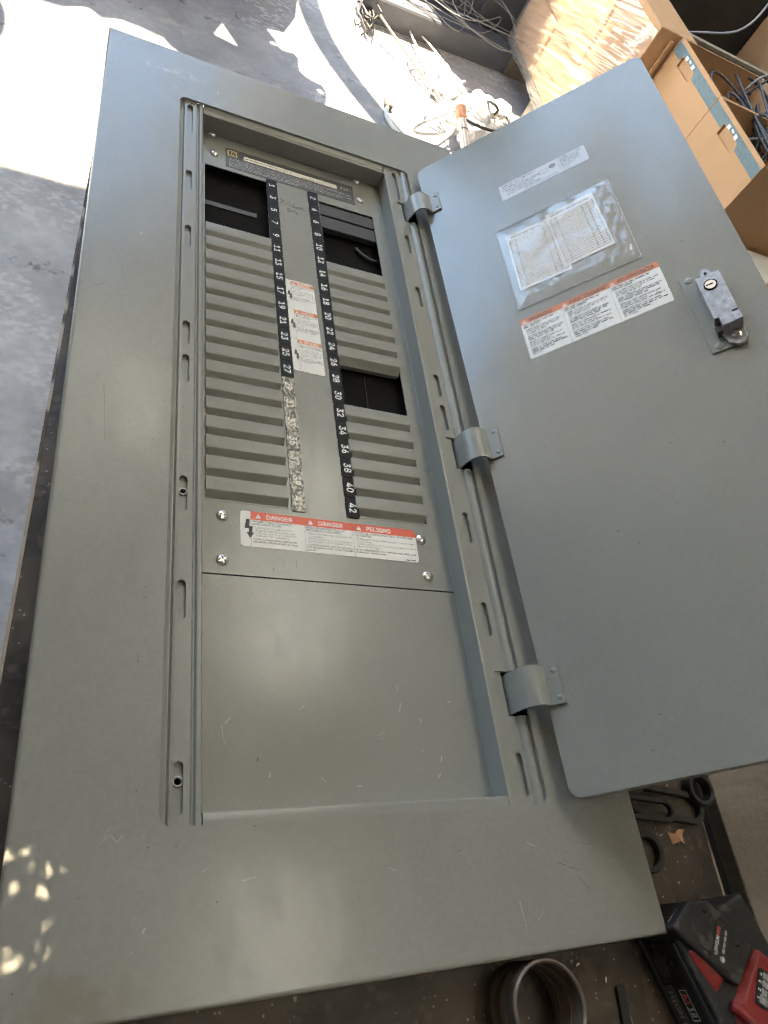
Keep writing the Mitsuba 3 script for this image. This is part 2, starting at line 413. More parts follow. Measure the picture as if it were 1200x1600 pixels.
# ------------------------------------------------------------------ the setting
put('floor', ([[-40, -20, FLOOR], [40, -20, FLOOR], [40, 60, FLOOR], [-40, 60, FLOOR]], [[0, 1, 2], [0, 2, 3]]), 'concrete')
labels['floor'] = {'kind': 'structure', 'label': 'grey concrete workshop floor with sunlit patch and stains'}

shed = thing('open_shed', 'open fronted metal shed whose roof shades the workbench', 'shed')
roof = Polygon([(5, -3), (5, 5.08), (.30, 5.08), (.30, 4.28), (-1.95, 4.28), (-1.95, 5.9), (-8, 5.9), (-8, -3)])  # eaves drawn out left and right to block sky and shade the wrap
SKY_A = [(.85, 1.55, 1.30, 2.10), (.80, 1.40, -.45, .35), (1.2, 1.8, 2.3, 2.9), (-.15, .55, 2.5, 3.3)]  # unseen roof sheets inferred from highlights, added and sized to brighten the cover
for x0, x1, y0, y1 in SKY_A: roof = roof.difference(sbox(x0, y0, x1, y1))
hx, hy = .000 + SUN[0] * ROOF, .068 + SUN[1] * ROOF
roof = roof.difference(sbox(hx - .040, hy - .046, hx + .028, hy + .046))  # hole added to let one sunbeam reach the near left corner
put(shed + '__roof', ext(roof, ROOF, ROOF + .03), 'roofing')
for x0, x1, y0, y1 in SKY_A:
    put(shed + '__added_skylight', bx(x0 - .03, x1 + .03, y0 - .03, y1 + .03, ROOF + .033, ROOF + .035), 'added_skylight_sheet')
put(shed + '__wall', bx(-6, 5, -3.05, -3.0, FLOOR, ROOF), 'wall_sheet')
put(shed + '__wall', bx(-2.65, -2.6, -3.0, 2.4, FLOOR, ROOF), 'wall_sheet')  # left wall added unseen to keep low sky light off the door
put(shed + '__wall', bx(5.0, 5.05, -3.0, 5.08, FLOOR, ROOF), 'wall_sheet')

WH = thing('sky_blocker', 'grey warehouse added unseen across the yard to keep sky off the cover', 'sky_blocker')
put(WH + '__wall', bx(1.9, 24, 9.0, 9.2, FLOOR, 6.6), 'wall_sheet')  # added block that darkens the sky reflected in the cover
put(WH + '__wall', bx(1.9, 2.1, 9.2, 20, FLOOR, 6.6), 'wall_sheet')
put(WH + '__roof', bx(1.8, 24, 8.9, 20, 6.6, 6.75), 'roofing')

# ------------------------------------------------------------------ unseen things added and shaped for their shadows on the floor
GY = 3.9
outline = [(-.9, 2.45), (-.40, 2.5), (-.31, 2.56), (-.297, 2.62), (-.299, 2.68), (-.307, 2.734), (-.333, 2.80), (-.284, 2.856), (-.23, 2.89), (-.151, 2.904), (-.10, 2.945), (-.073, 2.956), (-.029, 2.924),
           (.034, 2.958), (.10, 2.955), (.178, 2.944), (.202, 2.908), (.25, 2.87), (.80, 2.86), (.815, 2.917), (.818, 2.97), (.804, 3.01), (.770, 3.015), (.737, 3.028), (.715, 3.05), (.708, 3.10), (.712, 3.15), (.69, 3.178), (.65, 3.165),
           (.628, 3.18), (.622, 3.22), (.605, 3.25), (.577, 3.305), (.66, 3.33), (.72, 3.5), (.76, 3.9), (-.9, 3.9)]
def lift(X, Yf):
    h = (GY - Yf) / SUN[1]
    return (X + SUN[0] * h, FLOOR + h)
gp = Polygon([lift(*q) for q in outline]).buffer(0)
gp = gp.difference(Polygon([lift(*q) for q in ((.399, 3.208), (.465, 3.064), (.361, 3.089))]))
for X, Yf in ((.606, 3.20), (.79, 2.965)):
    gp = gp.difference(affinity.scale(Polygon([lift(X + .014 * math.cos(a), Yf + .02 * math.sin(a)) for a in np.linspace(0, 6.28, 12)]), 1, 1))
gm = ext(gp, 0, .02).transform(np.array([[1, 0, 0, 0], [0, 0, 1, GY], [0, 1, 0, 0]], float))
gt = tm(gm); gt.invert()
single('shadow_sheet', gt, 'steel_blue_grey', 'unseen metal sheet added in the yard, top cut to cast the floor shadow', 'gate')  # added shadow caster, outline traced back along the sun from its shadow
lifted = [np.array([x, y, FLOOR]) + SUN * 2.2 for x, y in ((.74, 4.2), (.79, 3.72), (.84, 3.41), (.945, 3.14), (1.06, 2.93), (1.2, 2.72))]
single('shadow_hose', tube(spline(lifted, 40), .060, 12), 'rubber', 'unseen thick hose added to cast a curved shadow on the floor', 'hose', True)  # added only for the soft curved shadow it throws

# ------------------------------------------------------------------ the panel cover
PC = thing('panel_cover', 'grey steel electrical panel cover with its hinged door swung open on the bench', 'panel cover')
W, H = .51, 1.087
OX0, OX1, OY0, OY1 = .0925, .4175, .1075, .983         # door opening in the trim

def trim_mesh():
    hole = rrect(OX0, OX1, OY0, OY1, .009)
    ins = [(.0035, 0), (.0018, -.0004), (.0008, -.0012), (0, -.0032), (0, BENCH + .0003)]
    top = Polygon([(ins[0][0], ins[0][0]), (W - ins[0][0], ins[0][0]), (W - ins[0][0], H - ins[0][0]), (ins[0][0], H - ins[0][0])]).difference(hole)
    parts = [poly2d(top, 0.0)]
    for (a, z0), (b, z1) in zip(ins, ins[1:]):
        A = [(a, a), (W - a, a), (W - a, H - a), (a, H - a)]
        B = [(b, b), (W - b, b), (W - b, H - b), (b, H - b)]
        for i in range(4):
            j = (i + 1) % 4
            v = [(*A[i], z0), (*B[i], z1), (*B[j], z1), (*A[j], z0)]
            parts.append(trimesh.Trimesh(v, [[0, 1, 2], [0, 2, 3]], process=False))
    hp = np.array(hole.exterior.coords)[:-1]
    hp = ccw(hp)
    for i in range(len(hp)):
        a, b = hp[i], hp[(i + 1) % len(hp)]
        v = [(*a, 0), (*a, -.0022), (*b, -.0022), (*b, 0)]
        parts.append(trimesh.Trimesh(v, [[0, 2, 1], [0, 3, 2]], process=False))
    m = cat(parts)
    m.merge_vertices()
    return m
put(PC + '__trim', trim_mesh(), 'paint_trim', 35)

def slot(x0, x1, y0, y1):
    """A through cut with round ends."""
    r = (x1 - x0) / 2
    return ext(LineString([((x0 + x1) / 2, y0 + r), ((x0 + x1) / 2, y1 - r)]).buffer(r, quad_segs=6), -.05, .02)

# left rail
lp = [(.0885, -.0028), (.0945, -.0052), (.0962, -.0062), (.0978, -.0062), (.0990, -.0042), (.0998, -.0038), (.1140, -.0038), (.1148, -.0046), (.1156, -.0062), (.1168, -.0062), (.1174, -.0040), (.1182, -.0026), (.1210, -.0024),
      (.1222, -.0032), (.1226, -.0045), (.1226, -.0270), (.1206, -.0270), (.1206, -.0088), (.0885, -.0088)]
rail = ext_y(lp, OY0, OY1 + .006)
LS = [(.914, .976), (.8035, .840), (.7035, .740), (.5575, .591), (.5085, .545), (.363, .400), (.2615, .297), (.115, .152)]
for y0, y1 in LS: rail = rail - slot(.1022, .1094, y0, y1)
put(PC + '__left_rail', rail, 'paint', 40)
back = bx(.0985, .1130, OY0, OY1, -.0108, -.0078)
hole_m = lambda y: m3.Manifold.cylinder(.01, .0026, .0026, 20).translate([.1060, y, -.0150])
back = back - hole_m(.1385) - hole_m(.385)
put(PC + '__slot_backing', back, 'paint')
for y in (.1385, .385):
    ring = m3.Manifold.cylinder(.0016, .0042, .0036, 24) - m3.Manifold.cylinder(.01, .0027, .0027, 20).translate([0, 0, -.004])
    put(PC + '__hole_collar', ring.translate([.1060, y, -.0077]), 'zinc_cast', 40)
    put(PC + '__dark_hole', m3.Manifold.cylinder(.002, .0034, .0034, 20).translate([.1060, y, -.0140]), 'black_gap')

# right rail: flat strip, rolled bead along the trim edge
bead = [(.4068 + .0102 * t, -.0046 + .0034 * math.sin(math.pi * t) ** .7) for t in np.linspace(0, 1, 11)]
rp = [(.3800, -.0270), (.3800, -.0046), (.3806, -.0036), (.3818, -.0032), (.3836, -.0034), (.3848, -.0040), (.4056, -.0040), (.4062, -.0052)] + bead + [(.4174, -.0028), (.4190, -.0028), (.4190, -.0088), (.3820, -.0088), (.3820, -.0270)]
rail = ext_y(rp, OY0, OY1 + .006)
for y0, y1 in LS: rail = rail - slot(.3905 + .006, .3970 + .006, y0, y1) if y0 < .2 else rail - slot(.3930, .3995, y0, y1)
HY = [(.870, .910), (.4565, .4985), (.1845, .2265)]
for y0, y1 in HY: rail = rail - bx(.3925, .4192, y0, y1, -.006, .02) - bx(.4000, .4192, y0, y1, -.03, .02)
put(PC + '__right_rail', rail, 'paint', 40)
put(PC + '__slot_backing', bx(.3830, .4900, OY0 - .004, OY1 + .040, -.0290, -.0260), 'black_gap')  # black sheet added behind the rail to stop lit floor showing through
bk = bx(.3865, .4040, OY0, OY1, -.0110, -.0084)
for y0, y1 in HY: bk = bk - bx(.3995, .41, y0 - .002, y1 + .002, -.02, 0)
put(PC + '__slot_backing', bk, 'paint')
# the strips across the ends
sp = [(.9660, -.0270), (.9660, -.0050), (.9668, -.0036), (.9684, -.0032), (.9700, -.0044), (.9720, -.0060), (.9775, -.0062), (.9800, -.0046), (.9845, -.0026), (.9845, -.0080), (.9680, -.0080), (.9680, -.0270)]
put(PC + '__end_strip', ext_x(sp, .1232, .3796), 'paint', 40)
sp = [(.1070, -.0028), (.1085, -.0032), (.1150, -.0032), (.1164, -.0040), (.1164, -.0270), (.1146, -.0270), (.1146, -.0085), (.1070, -.0085)]
put(PC + '__end_strip', ext_x(sp, .1232, .3796), 'paint', 40)

# deadfront tray
ZD = -.028
TX0, TX1 = .1160, .3806
FY0, FY1 = .3945, .7849          # left filler rows
p_fill = .0244
LX0, LX1 = .1300, .2105
RX0, RX1 = .2830, .3630
dead = ext(sbox(TX0, .3180, TX1, .9880), ZD - .0015, ZD)
dead = dead - bx(LX0, LX1, FY0, .9000, -.05, 0) - bx(RX0, RX1, FY0, .8935, -.05, 0)
wallp = [(TX1 - .0006, ZD), (TX1 + .0002, ZD + .0012), (TX1 + .0006, -.0040), (TX1 + .0018, -.0040), (TX1 + .0018, ZD - .0015), (TX1 - .0006, ZD - .0015)]
dead = dead + ext_y(wallp, .3180, .9880) + bx(TX0 - .0015, TX0, .3180, .9880, ZD - .0015, -.0090) + bx(TX0, TX1, .988, .9895, ZD - .0015, -.0090)
put(PC + '__deadfront', dead, 'paint_cover', 30)
def low_cover():
    bow = lambda x, y: .0011 * np.sin(np.pi * np.clip((x - TX0) / (TX1 - TX0), 0, 1)) * np.sin(np.pi * np.clip((y - .10) / .217, 0, 1)) ** .8
    m = grid(lambda u, v: np.stack([u, v, ZD + bow(u, v)], -1), 50, 44, TX0, TX1 - .0006, .1000, .3166)
    front = grid(lambda u, v: np.stack([u, np.full_like(u, .3166), ZD - .0015 * v + (1 - v) * bow(u, .3166)], -1), 50, 2, TX0, TX1 - .0006)
    return cat([m, front, tm(ext_y(wallp, .1000, .3166))])
put(PC + '__lower_cover', low_cover(), 'paint_cover', 30)

# breaker filler plates, each a louvre: flat top, sloped lower part
def filler(x0, x1, y1, p):
    y0 = y1 - p + .0003
    a = y1 - p * .60
    prof = [(y1, ZD - .010), (y1, ZD + .0016), (y1 - .0004, ZD + .0024), (y1 - .0012, ZD + .0028), (a + .0010, ZD + .0028), (a - .0002, ZD + .0026), (a - .0012, ZD + .0019), (y0 + .0010, ZD - .0040), (y0, ZD - .0044), (y0, ZD - .010)]
    return ext_x(prof, x0, x1)
yy = FY1
for i in range(16):
    put(PC + '__filler_plate', filler(LX0 + .0003, LX1 + .0005, yy - i * p_fill, p_fill), 'paint', 30)
for i in range(6):
    put(PC + '__filler_plate', filler(RX0 - .0005, RX1 - .0003, .5385 - i * .0240, .0240), 'paint', 30)
for i in range(7):
    put(PC + '__filler_plate', filler(RX0 - .0005, RX1 - .0003, .7710 - i * .0240, .0240), 'paint', 30)
# rolled end below the last plates
for x0, x1, y in ((LX0, LX1, FY0), (RX0, RX1, FY0)):
    put(PC + '__plate_end', ext(rrect(x0, x1, y - .0012, y + .0004, .0005), ZD - .004, ZD + .0004), 'paint', 30)
# what shows inside the open breaker spaces
put(PC + '__cavity_black', bx(.118, .376, .33, .985, -.0440, -.0425), 'black_gap')  # black sheet standing in for the shade inside the openings
put(PC + '__inner_bar', bx(.128, .199, .8385, .8465, -.0424, -.0412), 'dark_metal')
put(PC + '__inner_bar', rbx(.2835, .3640, .8700, .8925, -.0380, -.0300, .001), 'breaker_blank', 30)
put(PC + '__inner_bar', rbx(.2835, .3640, .8440, .8675, -.0390, -.0305, .001), 'breaker_blank', 30)
put(PC + '__inner_conductor', tube(spline([(.336, .832, -.0400), (.340, .822, -.0385), (.350, .815, -.0385), (.366, .815, -.0395)], 20), .0026, 10), 'breaker_blank', True)
put(PC + '__inner_terminal', bx(.3200, .3204, .5420, .6000, -.0424, -.0405), 'dark_metal')

# number tags: two columns of 21
NP = .02452
def tag_number(k, x0, x1, ytop, glare_on):
    y1, y0 = ytop, ytop - NP + .0005
    base = ext(rrect(x0, x1, y0, y1, .0018, 3), ZD + .0001, ZD + .0013)
    kk = put(PC + '__number_tag', base, 'tag_scuffed_glare' if glare_on else 'tag_black', 30, label='scuffed number tag with silvery glare painted in' if glare_on else None)
    s = str(k)
    hgt = .0076
    t = text(s, hgt, True)
    w = t.vertices[:, 0].max()
    t.vertices[:, 0] *= .92
    w *= .92
    # the digits read down the column, their tops to the right
    fr = Frame([(x0 + x1) / 2 - hgt / 2, (y0 + y1) / 2 + w / 2, ZD + .00138], [0, -1, 0], [1, 0, 0])
    put(kk + '__numeral', fr(t), 'cream_print' if glare_on else 'white_print')
for i in range(21):
    d = .0037 * i / 20
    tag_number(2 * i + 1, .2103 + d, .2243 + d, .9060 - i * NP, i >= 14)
    d = .0038 * i / 20
    tag_number(2 * i + 2, .2676 + d, .2816 + d, .9060 - i * NP, False)

# screws
def screw_head(x, y, z, r=.0057, ang=20):
    prof = [(0, 0), (r * .96, 0), (r, .0005), (r * .93, .0014), (r * .72, .0024), (r * .4, .0030), (0, .0032)]
    m = m3.CrossSection([ccw([(a, b) for a, b in prof])]).revolve(28)
    w = r * .17
    cut = bx(-r * .62, r * .62, -w, w, .0015, .01) + bx(-w, w, -r * .62, r * .62, .0015, .01) + m3.Manifold.cylinder(.01, r * .25, r * .34, 12).translate([0, 0, .0009])
    slit = bx(-r * 1.2, r * 1.2, -w * .45, w * .45, .0022, .01)
    m = (m - cut - slit).rotate([0, 0, ang]).translate([x, y, z])
    return m
for i, (x, y) in enumerate([(.1399, .9685), (.1422, .9263), (.3469, .965), (.3470, .9233), (.1458, .3775), (.1453, .3315), (.3525, .3755), (.3529, .3328)]):
    put(PC + '__screw', screw_head(x, y, ZD, ang=(20, 65, 40, 10, 75, 35, 20, 50)[i]), 'steel_bright', 25)

# ---- labels
def sticker(key, fr, outline, bsdf, t=.00022, label=None):
    return put(PC + '__' + key, fr(ext(outline, 0, t)), bsdf, 30, label=label)
def prints(key, fr, meshes, bsdf):
    put(key, fr(cat(meshes)), bsdf)

EN = (['HAZARD OF ELECTRIC SHOCK,', 'BURN OR EXPLOSION'],
      ['• Turn off power supplying this', '  equipment before working inside.', '• Close and secure all covers and', '  trims before re-energizing.'],
      ['Failure to follow these instructions', 'will result in death or serious injury.'])
FR = (["RISQUE D'ÉLECTROCUTION, DE", "BRÛLURES OU D'EXPLOSION"],
      ["• Coupez l'alimentation de cet appareil avant", "  d'y travailler.", '• Fermez et fixez tous les couvercles et les', '  garnitures avant de remettre le courant.'],
      ['Si ces précautions ne sont pas respectées,', 'cela entraînera la mort ou des blessures', 'graves.'])
ES = (['PELIGRO DE DESCARGA ELÉCTRICA, QUEMADURAS', 'O EXPLOSIÓN'],
      ['• Desenergice el equipo antes de realizar cualquier trabajo', '  en su interior.', '• Cierre y asegure todas las cubiertas y los refuerzos antes', '  de volver a energizar.'],
      ['El incumplimiento de estas precauciones podrá causar', 'la muerte o lesiones serias.'])
def block(lines, x, y, h, lead, n, width=None):
    bold, norm = [], []
    for gi, g in enumerate(lines):
        for s in g:
            ind = 0
            while s.startswith(' '): s = s[1:]; ind += h * .55
            m = text_at(s, x + ind, y, h, None, gi != 1, n)
            x1 = m.vertices[:, 0].max()
            if width and x1 > x + width: m.vertices[:, 0] = (m.vertices[:, 0] - x) * (width / (x1 - x)) + x
            (norm if gi == 1 else bold).append(m)
            y -= lead
        y -= lead * .28
    return bold, norm

# large danger label, across the bottom of the deadfront
bf = Frame([.1624, .3480, ZD + .00005], [1, -.002, 0], [.004, 1, 0])
LW, LH = .1837, .0378
k = sticker('danger_label', bf, rrect(0, LW, 0, LH, .0035), 'white_vinyl', label='white and red danger label in three languages')
n = .00032
red = rrect(.0103, LW, .0288, LH, .0034).union(sbox(.0103, .0288, .03, LH)).union(sbox(.0103, .0288, LW, .032))
red = red.intersection(rrect(0, LW, 0, LH, .0035))
prints(k + '__red_band', bf, [poly2d(red, n)], 'red_ink')
wp, bp, gp2 = [], [], []
n2 = n + .0001
for x, s in ((.0135, 'DANGER'), (.0655, 'DANGER'), (.1165, 'PELIGRO')):
    wp += [tri_warn(x + .001, .0305, .0052, n2), text_at(s, x + .0115, .0308, .0046, None, True, n2)]
bp += [bolt_shape(.0022, .0105, .0185, n), quad(.0101, .0104, 0, LH, n), quad(.0627, .0630, .0003, .0288, n), quad(.1130, .1133, .0003, .0376, n2)]
for (x, w), L in zip(((.0116, .050), (.0641, .0475), (.1146, .0675)), (EN, FR, ES)):
    b, q = block(L, x, .0262, .0019, .00285, n, w)
    bp += b; gp2 += q
bp += dashes(.1690, .1815, .0013, .0012, n, 33)
prints(k + '__white_lettering', bf, wp, 'white_print')
prints(k + '__black_lettering', bf, bp + gp2, 'black_print')

# small danger label in the middle of the deadfront: three blocks, one under the other
sf = Frame([.2278, .5768, ZD + .00005], [.9997, -.0228, 0], [-.0228, .9997, 0])
SW, SH = .0372, .1448
k = sticker('danger_label', sf, rrect(0, SW, 0, SH, .0025), 'white_vinyl', label='narrow white danger label with three orange bands')
og, bp, wp = [], [quad(.0078, .0080, 0, SH, n)], []
for i, (s, L) in enumerate((('DANGER', EN), ('DANGER', FR), ('PELIGRO', ES))):
    y1 = SH - .0022 - i * .0474
    og.append(quad(.0080, SW - .0002, y1 - .0058, y1, n))
    wp += [tri_warn(.0095, y1 - .0050, .0040, n2), text_at(s, .0155, y1 - .0047, .0034, .0165 if len(s) == 6 else .018, True, n2)]
    bp.append(bolt_shape(.0012, y1 - .0300, .0130, n))
    if i: bp.append(quad(0, .0078, y1 + .0008, y1 + .0010, n))
    yy2 = y1 - .0090
    for gi, g in enumerate(L):
        words = ' '.join(t.strip() for t in g).split()
        line, lines = '', []
        for wd in words:
            if len(line) + len(wd) > 34: lines.append(line); line = wd
            else: line = (line + ' ' + wd).strip()
        lines.append(line)
        for s2 in lines:
            m = text_at(s2, .0092, yy2, .00150, None, gi != 1, n)
            xm = m.vertices[:, 0].max()
            if xm > SW - .0012: m.vertices[:, 0] = .0092 + (m.vertices[:, 0] - .0092) * (SW - .0012 - .0092) / (xm - .0092)
            bp.append(m)
            yy2 -= .0024
        yy2 -= .0015
for o_ in og: prints(k + '__orange_band', sf, [o_], 'orange_ink')
prints(k + '__white_lettering', sf, wp, 'white_print')
prints(k + '__black_lettering', sf, bp, 'black_print')

# dark name plate with its framed letter mark and a long white field
nf = Frame([.1570, .9068, ZD + .00005], [1, .008, 0], [-.008, 1, 0])
k = sticker('nameplate', nf, rrect(0, .1815, 0, .0405, .0012), 'nameplate_dark', .0004, 'dark nameplate with square letter mark and white field')
n = .0005
prints(k + '__square_mark', nf, [poly2d(sbox(.0025, .0245, .0155, .0365).difference(sbox(.0045, .0263, .0135, .0347)), n), text_at('D', .0067, .0272, .0062, .0045 + .0007, True, n)], 'gold')
prints(k + '__white_field', nf, [quad(.0240, .1565, .0236, .0322, n)], 'white_vinyl')
fine = []
for i in range(6): fine += dashes(.004, .176, .0188 - i * .0031, .0014, n, 40 + i, (.95, 1, .8, 1, .92, .55)[i])
fine += dashes(.161, .177, .0300, .0016, n, 50) + dashes(.161, .177, .0265, .0016, n, 51)
prints(k + '__fine_print', nf, fine, 'wire_grey')
prints(k + '__field_marks', nf, dashes(.026, .155, .0272, .0014, n + .0001, 61, .5) + dashes(.105, .15, .0245, .0012, n + .0001, 62, .7), 'grey_print')

# hand-written note on the deadfront
pen = [[(0, 9), (3, 4), (6, 0)], [(6, 9), (3, 4.5), (0, 0)], [(7.5, 4.6), (10, 4.8)], [(12, 9.5), (12.2, 5), (12.8, .5)], [(19, 5), (16.5, 5.5), (15.2, 3), (16.5, .6), (18.8, 2), (19.2, 5), (19.6, .6), (20.5, .8)],
       [(21.5, 5), (22.5, .8), (24, 4), (25.5, .8), (26.8, 5)], [(28.5, 5), (28.6, 0.5)], [(28.6, 3.5), (30.5, 5), (31.6, 3.5), (32, .6)], [(11.5, -4), (9.5, -6), (11, -9), (14, -8), (14, -5), (11.5, -4)], [(16.5, -4.5), (17, -9)], [(17, -5.5), (20, -4.5), (21.5, -9), (24, -8)]]
hf = Frame([.2275, .8630, ZD + .0002], [1, -.06, 0], [.06, 1, 0])
put(PC + '__pen_marks', cat([hf(tube(spline([(x * .00100, y * .00115, 0) for x, y in s], 12), .00038, 5)) for s in pen]), 'grey_print')

# ---- the door, its hinges and what is fixed to it
TH = math.radians(51.02)
DX = np.array([math.cos(TH), 0, math.sin(TH)])
DN = np.array([-math.sin(TH), 0, math.cos(TH)])
DO = np.array([.4291, .1067, .0153])
dfr = Frame(DO, DX, [0, 1, 0])
dfr.N = np.cross(dfr.X, dfr.Y)
dfr.M = np.column_stack([dfr.X, dfr.Y, dfr.N, dfr.o])
def door_mesh():
    out = Polygon([(-.0050, .8655), (-.0035, .6), (-.0010, .3), (.0004, .0), (.3155, 0), (.3155, .8640)]).buffer(-.011).buffer(.011, quad_segs=8)
    rings = []
    c = []
    for ins, z in ((.0012, 0), (.0004, -.0003), (0, -.0010), (0, -.0030)):
        c.append((np.array(out.buffer(-ins, quad_segs=8).exterior.coords)[:-1] if ins else np.array(out.exterior.coords)[:-1], z))
    body = ext(out, -.0020, -.0006) + ext(out.buffer(-.0005), -.0006, 0)
    lip = ext(out.difference(out.buffer(-.0015)), -.013, -.0020)
    return body + lip
put(PC + '__door', dfr(door_mesh()), 'paint_door', 30, label='open grey door of the panel cover with labels and latch')

def hinge(y0, y1):
    a = dfr.at(.0035, 0, .0016); b = dfr.at(.0172, 0, .0016)
    pts = [(.4035, -.020), (.4038, -.008), (.4048, .004), (.4078, .0135), (.4125, .0195), (.4185, .0220), (.4250, .0212), (.4292, .0200), (a[0], a[2]), (b[0], b[2])]
    pts = np.array(pts)
    fine = np.vstack([spline(np.c_[pts[:8], np.zeros(8)], 26)[:, :2], pts[8:]])
    d = np.gradient(fine, axis=0); d /= np.linalg.norm(d, axis=1, keepdims=True)
    nn = np.column_stack([-d[:, 1], d[:, 0]]) * .0010
    prof = np.vstack([fine + nn, (fine - nn)[::-1]])
    return ext_y(prof, y0, y1)
for i, (y0, y1) in enumerate(((.8715, .9085), (.4570, .4980), (.1855, .2245))):
    hk = put(PC + '__hinge', hinge(y0 + .001, y1 - .001), 'paint', 35)
    for yo in (.007, y1 - y0 - .007):
        rv = m3.Manifold.sphere(.0026, 20).scale([1, 1, .4])
        rv = tm(rv); rv.vertices += [.0128, y0 - DO[1] + yo, .0026]
        put(hk + '__rivet', dfr(rv), 'paint', True)

# silver rating label on the door
rf = Frame(dfr.at(.0970, .7236, .0001), DX * 1 + np.array([0, .002, 0]), [0, 1, 0])
rf.N = DN
k = sticker('rating_label', rf, rrect(0, .1155, 0, .0285, .002), 'silver_label', label='silver rating label near the top of the door')
n = .0003
mk = [quad(.0795, .0798, .006, .0275, n)]
for i in range(5): mk += dashes(.003 + (.006 if i > 2 else 0), .055, .0245 - i * .0044, .0017, n, 70 + i, (.9, .6, 1, .8, .95)[i])
for i in range(5): mk += dashes(.082, .112, .0245 - i * .0037, .0015, n, 80 + i, (.95, .8, .9, .85, .6)[i])
mk += [text_at('SUITABLE FOR USE AS SERVICE EQUIPMENT', .030, .0030, .0018, .047, True, n)]
mk += [poly2d(sbox(.0525, .014, .0645, .021).difference(sbox(.053, .0145, .064, .0205)), n), poly2d(sbox(.036, .0155, .049, .0195).difference(sbox(.0364, .0159, .0486, .0191)), n), poly2d(sbox(.0835, .0025, .0915, .0075).difference(sbox(.084, .003, .091, .007)), n)]
el = affinity.scale(Polygon([(math.cos(a), math.sin(a)) for a in np.linspace(0, 2 * math.pi, 28)[:-1]]), .0044, .0036, origin=(0, 0))
mk += [poly2d(affinity.translate(el, .0715, .0195), n)]
prints(k + '__lettering', rf, mk, 'grey_print')
prints(k + '__emblem_letters', rf, [text_at('SA', .0690, .0178, .0030, .0050, True, n + .0001)], 'silver_label')

# warning label on the door
wf = Frame(dfr.at(.0735, .4610, .0001), DX, [0, 1, 0]); wf.N = DN
WW, WH = .1600, .0603
k = sticker('warning_label', wf, rrect(0, WW, 0, WH, .0025), 'white_vinyl', label='white warning label with orange heading band on the door')
band = rrect(0, WW, .0515, WH, .0024).union(sbox(0, .0515, WW, .055)).intersection(rrect(0, WW, 0, WH, .0025))
prints(k + '__orange_band', wf, [poly2d(band, n)], 'orange_ink')
bp = [quad(.0487, .0490, .0004, .0515, n), quad(.1038, .1041, .0004, .0603, n2 + .0001)]
wp = []
n2 = n + .0001
for x, s, w in ((.0015, 'WARNING', .0285), (.0500, 'AVERTISSEMENT', .0445), (.1050, 'ADVERTENCIA', .0420)):
    wp.append(tri_warn(x, .0526, .0058, n2))
    bp.append(text_at(s, x + .0085, .0531, .0052, w, True, n2))
for ci, (x0, x1) in enumerate(((.0020, .0470), (.0510, .1020), (.1060, .1580))):
    y = .0482
    for li in range(15):
        if li in (2, 5, 8, 11): y -= .0012
        bp += dashes(x0 + (.002 if li > 1 else 0), x1, y, .0015 if li not in (0, 1, 6, 7, 12, 13) else .0019, n, 300 + ci * 20 + li, (.8, .5, .95, .9, .55, .97, .9, .7, .92, .6, .95, .85, .96, .6, .3)[li])
        y -= .0028
prints(k + '__black_lettering', wf, bp, 'black_print')
prints(k + '__warning_triangle', wf, wp, 'cream_print')

# clear pouch on the door with the circuit directory inside it
pf = Frame(dfr.at(0, 0, 0), DX, [0, 1, 0]); pf.N = DN
PX0, PX1, PY0, PY1 = .0770, .2212, .5365, .6752
def puff(u, v):
    s, t = (u - PX0) / (PX1 - PX0), (v - PY0) / (PY1 - PY0)
    edge = np.clip(np.minimum(np.minimum(s, 1 - s), np.minimum(t, 1 - t)) * 9, 0, 1)
    q = np.stack([u * 60, v * 60, 0 * u], -1)
    q2 = np.stack([u * 45 + v * 30, v * 170, 0 * u + 3], -1)
    wr = (meshkit.fbm(q, 2, 5) - .5) * .0022 + (meshkit.fbm(q2, 2, 9) - .5) * .0006
    wr2 = np.abs(meshkit.fbm(np.stack([u * 80, v * 30, 0 * u + 8], -1), 2, 3) - .5) * .006 * (np.clip((s - .72) * 6, 0, 1) + np.clip((.22 - t) * 6, 0, 1) + np.clip((.12 - s) * 9, 0, 1))
    return np.stack([u, v, .0012 + edge * (.0013 + wr * .8 + wr2 * 1.15)], -1)
k = put(PC + '__pouch', pf(grid(puff, 120, 120, PX0, PX1, PY0, PY1)), 'film_clear', True, label='clear plastic pouch on the door holding a ruled card')
rim = [(PX0, PY0), (PX1, PY0), (PX1, PY1), (PX0, PY1)]
seam = [tube([(*rim[i], .0013), (*(np.array(rim[i]) * .5 + np.array(rim[(i + 1) % 4]) * .5), .0013), (*rim[(i + 1) % 4], .0013)], .00045, 6) for i in range(4)]
put(k + '__seam', pf(cat(seam)), 'wire_white', True)
def directory(name, lab, s0, t0, w, h, ang, nn, seed):
    c_, s_ = math.cos(math.radians(ang)), math.sin(math.radians(ang))
    X_ = DX * c_ + np.array([0, s_, 0]); Y_ = np.array([0, c_, 0]) - DX * s_
    f = Frame(dfr.at(s0, t0, nn), X_, Y_)
    ck = thing(name, lab, 'card')
    scene[ck] = mikit.ply(f(ext(sbox(0, 0, w, h), 0, .00018)), 'paper')
    ln = [quad(.003, w - .003, .0045 + i * .0040, .0045 + i * .0040 + .0008, .0003) for i in range(int((h - .012) / .0040))]
    for x in (.003, .0105, w - .0175, w - .0105, w - .0035): ln.append(quad(x, x + .0006, .0045, h - .0105, .00031))
    ln += dashes(.006, w - .006, h - .0070, .0016, .0003, seed)
    put(ck + '__ruled_lines', f(cat(ln)), 'black_print', kind='stuff')
directory('directory_card', 'left ruled directory card tilted inside the clear pouch on the door', .0845, .5640, .0640, .0960, -1.2, .0005, 500)
